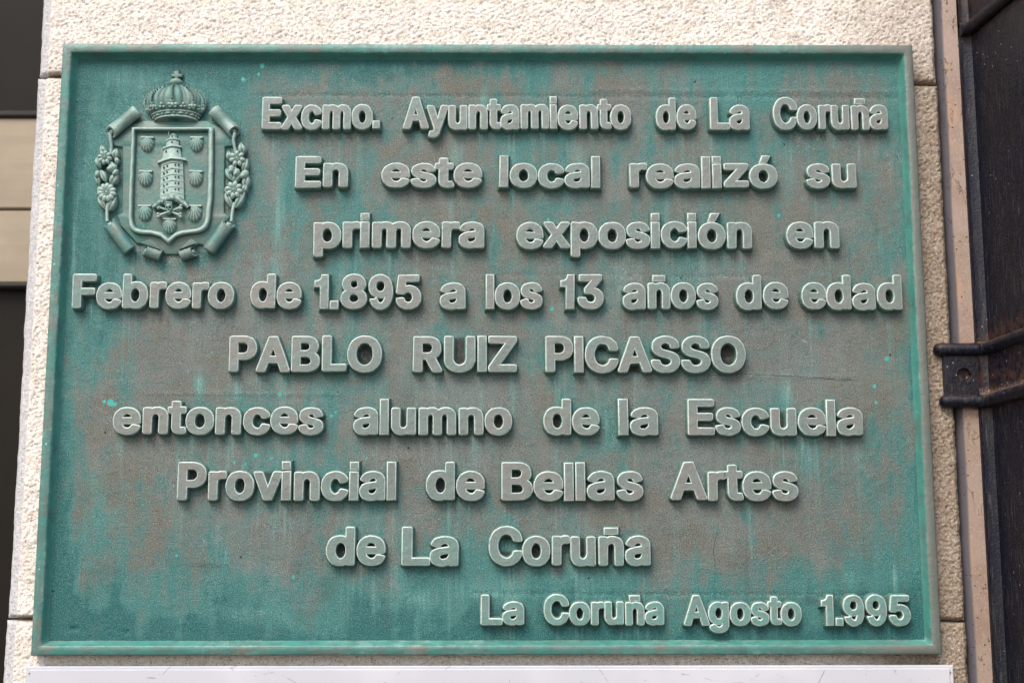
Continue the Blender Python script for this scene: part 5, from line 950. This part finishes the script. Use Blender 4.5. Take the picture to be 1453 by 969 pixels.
for (u, w) in wins:
    if w > 600 and u > 340 and u < 450 and w > 612: continue
    du = abs(u - 403) / 52
    hgt = .0030 + (.0056 * (1 - .22 * du) if w > 440 else (.0051 * (1 - .2 * du) if w > 380 else (.0051 if w > 350 else .0042)))
    o = bpy.data.objects.new('window', wm); x, z = E(u, w); o.location = (x - CO[0], -hgt * 1.28 - .0001, z - CO[2]); link(o, coat)

# rocky mound, crowned skull and crossed bones
pts = smoothp([(318,668),(348,645),(374,628),(402,619),(432,628),(458,646),(482,666)], 2)
pts = resamp(pts, 40); v = []
for i, (u, w) in enumerate(pts):
    a_ = math.atan2(*(pts[min(i + 1, 39)] - pts[max(i - 1, 0)])[::-1]); n_ = (-math.sin(a_), math.cos(a_))
    fat = 19 * math.sin(math.pi * (.09 + .82 * i / 39)) ** .6 + 2
    for k in range(11):
        t = math.pi * k / 10
        d = math.cos(t) * fat; h = .003 + .0075 * math.sin(t) + .0020 * float(perlin(np.array(u * .11 + k * .7), np.array(w * .09 + k * .6), 8)) * (0 < k < 10)
        v.append(uvh(u + n_[0] * d, w + n_[1] * d, h))
emb('rock_mound', v, gridfaces(11, 40), None)
for (a_, b_) in (((342,662),(444,702)), ((342,702),(446,664))):
    bg_ = Mesh()
    tube('', [(a_[0] + (b_[0] - a_[0]) * t, a_[1] + (b_[1] - a_[1]) * t, .0075) for t in (0, .15, .5, .85, 1)], [9, 5.5, 4.5, 5.5, 9], 0, 10, bag=bg_)
    for p in (a_, b_):
        ball(bg_, p[0], p[1] - 6, .0075, 9, 8, .0024); ball(bg_, p[0], p[1] + 6, .0075, 9, 8, .0024)
    bagobj('bone', bg_)
bg_ = Mesh()
def face_(a_, b_):
    r = 0
    for ex in (-.38, .38): r -= .0030 * math.exp(-((a_ - ex) / .24) ** 2 - ((b_ - .10) / .24) ** 2)
    r -= .0018 * math.exp(-((a_) / .12) ** 2 - ((b_ - .5) / .14) ** 2)
    return r
ball(bg_, 391, 668, .0072, 19, 20, .0052, 28, 17, 0, face_)
ball(bg_, 391, 688, .0072, 11, 10, .0040, 14, 9)
for k in range(5): ball(bg_, 377 + 7 * k, 648 - 2 * math.sin(math.pi * k / 4), .0095, 4, 7, .0022, 8, 5)
tube('', [(374,655,.0098), (391,652,.0105), (408,655,.0098)], 3.5, 0, 8, bag=bg_)
bagobj('skull', bg_)

# the crown: ribbed dome, jewelled band, fleurons, orb and cross
cu = 418
def crown_pt(th, w, r, lift=.0):
    """th -90..90 degrees round the front; r half width; returns grid point with the front raised as if seen from below"""
    s, c = math.sin(th), math.cos(th)
    return uvh(cu + r * s, w - 17 * c * lift, .0020 + .0105 * c * (r / 135) ** .8)
prof = [(268, 96, 1), (258, 103, 1), (240, 114, 1), (222, 126, .95), (200, 137, .85), (178, 139, .7), (158, 131, .55), (140, 116, .4), (124, 94, .28), (112, 66, .2), (104, 36, .15), (100, 14, .12)]
pw = smoothp([(a_, b_) for a_, b_, _ in prof], 1); pl_ = np.interp(pw[:, 0][::-1], [p[0] for p in prof][::-1], [p[2] for p in prof][::-1])[::-1]
n = 121; v = []
RT = [math.radians(a_) for a_ in (-82, -48, -2, 40, 76)]
for (w, r), lf in zip(pw, pl_):
    for k in range(n):
        th = math.radians(-95 + 190 * k / (n - 1))
        rib = max(math.exp(-((th - t) / .085) ** 2) for t in RT)
        lobe = min(abs(th - t) for t in RT)
        mod = 1 + (.065 * rib + .045 * math.sin(min(1, lobe / .38) * math.pi) ** 2) * sst(250, 215, w)
        v.append(crown_pt(th, w, r * mod, lf) if w < 250 else crown_pt(th, w, r, lf))
        x, y, z = v[-1]; v[-1] = (x, y - (.0024 * rib + .0020 * math.sin(min(1, lobe / .36) * math.pi)) * float(sst(250, 215, np.array(w))), z)
cb = Mesh(); cb.add(v, gridfaces(n, len(pw)))
# underside of the band
v = []
for r, dz in ((96, 0), (90, 2), (60, 8), (5, 12)):
    for k in range(41):
        th = math.radians(-95 + 190 * k / 40); x, y, z = crown_pt(th, 268 + (0 if r == 96 else 3), r if r > 80 else r, 1)
        v.append((x, y, z - dz * .3 * UE))
cb.add(v, gridfaces(41, 4))
for (w, r, rad) in ((243, 115, 3.6), (266, 101, 4.2)):
    P3 = [crown_pt(math.radians(a_), w, r, 1) for a_ in np.linspace(-92, 92, 41)]
    vv = []
    for (x, y, z) in P3:
        for k in range(8):
            t = 2 * math.pi * k / 8; vv.append((x, y + rad * UE * math.cos(t), z + rad * UE * math.sin(t)))
    cb.add(vv, gridfaces(8, 41, True))
bagobj('crown', cb, None)
def on_crown(deg, w, extra=0.0):
    r = np.interp(w, pw[:, 0][::-1], pw[:, 1][::-1]); lf = np.interp(w, pw[:, 0][::-1], pl_[::-1]); th = math.radians(deg)
    return cu + r * math.sin(th), w - 17 * math.cos(th) * lf, .0020 + .0105 * math.cos(th) * (r / 135) ** .8 + extra
jb = Mesh()
for k, deg in enumerate(np.linspace(-80, 80, 11)):
    u, w, h = on_crown(deg, 254, .0005)
    if k % 2: ball(jb, u, w, h, 5, 5, .0014, 8, 5)
    else: ball(jb, u, w, h, 14 * max(.35, math.cos(math.radians(deg))), 5, .0013, 10, 5)
bagobj('jewel', jb)
for deg in (-80, -48, -2, 41, 76):
    fb = Mesh(); sq = max(.4, math.cos(math.radians(deg)))
    for du, dw, ru, rw, hh in ((0, 202, 12, 9, .0020), (-15, 218, 11, 8, .0018), (15, 218, 11, 8, .0018), (0, 219, 9, 12, .0022), (-12, 229, 8, 5, .0012), (12, 229, 8, 5, .0012)):
        u, w, h = on_crown(deg, dw, .0018); ball(fb, u + du * sq, w, h, ru * sq, rw, hh, 10, 7)
    bagobj('fleuron', fb)
for deg in (-66, -26, 20, 60):
    fb = Mesh(); sq = max(.4, math.cos(math.radians(deg)))
    for du, dw, ru, rw, hh in ((0, 214, 8, 7, .0018), (-8, 226, 8, 6, .0014), (8, 226, 8, 6, .0014)):
        u, w, h = on_crown(deg, dw, .0014); ball(fb, u + du * sq, w, h, ru * sq, rw, hh, 10, 7)
    bagobj('fleuron', fb)
for t in RT:
    pb = Mesh(); deg = math.degrees(t)
    for k, w0 in enumerate(np.linspace(192, 112, 9)):
        u, w, h = on_crown(deg, w0, .0022); s_ = 1 - .055 * k
        ball(pb, u, w, h + .0014, 8.0 * s_ * max(.5, math.cos(t)), 4.8 * s_, .0024, 9, 6)
    bagobj('bead_row', pb)
ob = Mesh(); ball(ob, 420, 88, .0045, 29, 18, .0050, 24, 13); bagobj('orb', ob)
plate('cross', [(413,74),(416,62),(400,62),(397,50),(411,50),(409,38),(431,34),(430,48),(447,50),(446,62),(428,62),(428,74)], .0062, .001, .0010)

# scrolls of the cartouche
def scroll(p, q, r, spiral=1, waist=.9, h=.0062, r2=None):
    """rolled ribbon end from p to q; the end at p shows its coil"""
    r2 = r2 or r
    L = np.array(q, float) - np.array(p, float)
    pts = [(p[0] + L[0] * t, p[1] + L[1] * t, h) for t in (0, .015, .05, .45, .6, .8, .95, .985, 1)]
    rr = [r * .88, r * .97, r, r * .93, (r + r2) / 2 * waist, r2 * .93, r2, r2 * .95, r2 * .80]
    n = 26
    bag = Mesh(); tube('', pts, rr, 0, 26, .72, False, bag=bag)
    # the end at p is cut obliquely so that its coil faces outwards
    for i in range(3 * n):
        k_ = max(0.0, math.sin(2 * math.pi * (i % n) / n) + .35) * r * .62 * (1, .93, .72)[i // n]
        d_ = np.array(uvh(p[0] + L[0] / np.hypot(*L) * k_, p[1] + L[1] / np.hypot(*L) * k_, h)) - np.array(uvh(p[0], p[1], h))
        bag.v[i] = tuple(np.array(bag.v[i]) + d_)
    # coil end: rim, sunk ring, inner roll
    a_ = L / np.hypot(*L)
    def ringat(base, k, push):
        C = np.mean(np.array(base), 0); ax = np.array(uvh(p[0] + a_[0], p[1] + a_[1], h)) - np.array(uvh(p[0], p[1], h)); ax /= np.linalg.norm(ax)
        return [tuple(C + (np.array(b) - C) * k + ax * push * UE) for b in base]
    base = bag.v[:n]
    rings = [base, ringat(base, .70, 1), ringat(base, .64, 14 * spiral), ringat(base, .36, 14 * spiral), ringat(base, .34, 1), ringat(base, .12, 0), ringat(base, .02, 6)]
    v = [tuple(x) for r_ in rings for x in r_]
    bag.add(v, [tuple(reversed(q_)) for q_ in gridfaces(n, len(rings), True)])
    m = len(pts) * n
    bag.f.append(tuple(range(m - 1, m - n - 1, -1)))
    bagobj('scroll', bag, 50)
scroll((114, 326), (244, 220), 32, 1, .95)
scroll((698, 326), (592, 216), 32, 1, .95)
scroll((108, 726), (212, 864), 32, 1, .95)
scroll((670, 726), (570, 864), 34, 1, .95)
scroll((268, 852), (354, 884), 29, 1, 1, .0052)
scroll((512, 858), (438, 884), 29, 1, 1, .0052)

# ribbon flaps between the lower scrolls
for (a_, b_, c_, d_) in (((262,828),(350,858),(372,872),(300,800)), ((520,828),(440,858),(418,872),(486,800))):
    v = []
    for j in range(7):
        t = j / 6
        for k in range(7):
            s = k / 6
            u = (a_[0] * (1 - s) + b_[0] * s) * (1 - t) + (d_[0] * (1 - s) + c_[0] * s) * t; w = (a_[1] * (1 - s) + b_[1] * s) * (1 - t) + (d_[1] * (1 - s) + c_[1] * s) * t
            v.append(uvh(u, w, .0036 + .0058 * (1 - t) ** 1.5))
    f = gridfaces(7, 7)
    if np.cross(np.array(v[1]) - np.array(v[0]), np.array(v[7]) - np.array(v[0]))[1] > 0: f = [q[::-1] for q in f]
    emb('ribbon', v, f, None)

# garlands
def leaf(u, w, ln, wd, deg, h=.0042, curl=.002):
    v, n, m = [], 13, 9; a_ = math.radians(deg); ca, sa = math.cos(a_), math.sin(a_)
    for j in range(n):
        t = j / (n - 1); half = wd * (math.sin(math.pi * t ** .8) ** .8 + .04) * .5
        for k in range(m):
            s = -1 + 2 * k / (m - 1)
            x, y = t * ln - ln / 2, s * half
            hh = h + curl * math.sin(math.pi * t) + .0022 * (1 - s * s) - .0010 * math.exp(-(s / .16) ** 2) - (.0045 if abs(s) == 1 else 0)
            v.append(uvh(u + x * ca - y * sa, w + x * sa + y * ca, hh))
    f = gridfaces(m, n)
    if np.cross(np.array(v[1 + 4 * m]) - np.array(v[4 * m]), np.array(v[5 * m]) - np.array(v[4 * m]))[1] > 0: f = [q[::-1] for q in f]
    emb('leaf', v, f, None)
def flower(u, w, r, np_=8, h=.0075):
    b = Mesh()
    for k in range(np_):
        t = 2 * math.pi * k / np_ + .2
        ball(b, u + math.cos(t) * r * .62, w + math.sin(t) * r * .62, h, r * .40, r * .30, .0026, 10, 7, t)
    for k in range(12):
        t = 2 * math.pi * k / 12; ball(b, u + math.cos(t) * r * .26, w + math.sin(t) * r * .26, h + .0012, r * .09, r * .09, .0014, 6, 5)
    ball(b, u, w, h + .0006, r * .2, r * .2, .0024, 12, 7)
    ball(b, u, w, h - .003, r * .7, r * .7, .003, 12, 7)
    bagobj('flower', b)
def bud(u, w, r, deg):
    b = Mesh(); a_ = math.radians(deg); ball(b, u, w, .0068, r, r * .78, .0036, 14, 9, a_)
    ball(b, u - math.cos(a_) * r * .4, w - math.sin(a_) * r * .4, .0072, r * .75, r * .5, .0038, 12, 7, a_ + .5)
    bagobj('bud', b)
def stem(p): tube('stem', p, [9, 8, 7, 8][:len(p)] + [7] * max(0, len(p) - 4), 0, 12)
stem([(117,322,.0068), (121,350,.0062), (124,380,.0050), (120,415,.0040)])
for a_ in ((84,398,44,34,-110),(143,415,52,38,-75),(66,458,56,36,70),(88,520,66,36,65),(62,535,66,28,75),(138,528,70,44,-60),(128,470,46,32,40),(82,640,74,40,65),(128,642,86,42,-62),(150,450,40,24,80),(72,590,54,28,80)): leaf(*a_)
bud(131,484,24,-30); bud(63,512,17,-80); bud(146,505,17,-60)
flower(97,437,34); flower(106,597,45,11)
stem([(106,640,.0048), (104,675,.0052), (104,706,.0054), (106,726,.0056)])
stem([(692,322,.0068), (684,352,.0062), (688,384,.0050), (694,412,.0040)])
for a_ in ((722,392,56,42,-100),(664,425,46,34,-100),(738,468,66,38,-70),(666,515,70,36,60),(742,540,72,44,-80),(700,525,62,36,-50),(655,590,50,26,75),(662,628,80,38,70),(714,626,92,42,-58),(736,575,46,32,-60),(690,485,36,26,-90)): leaf(*a_)
bud(676,490,20,-80); bud(736,514,24,-50); bud(700,505,20,-70)
flower(703,442,38,7); flower(688,585,42,8)
stem([(686,640,.0048), (680,672,.0052), (676,704,.0054), (674,726,.0056)])
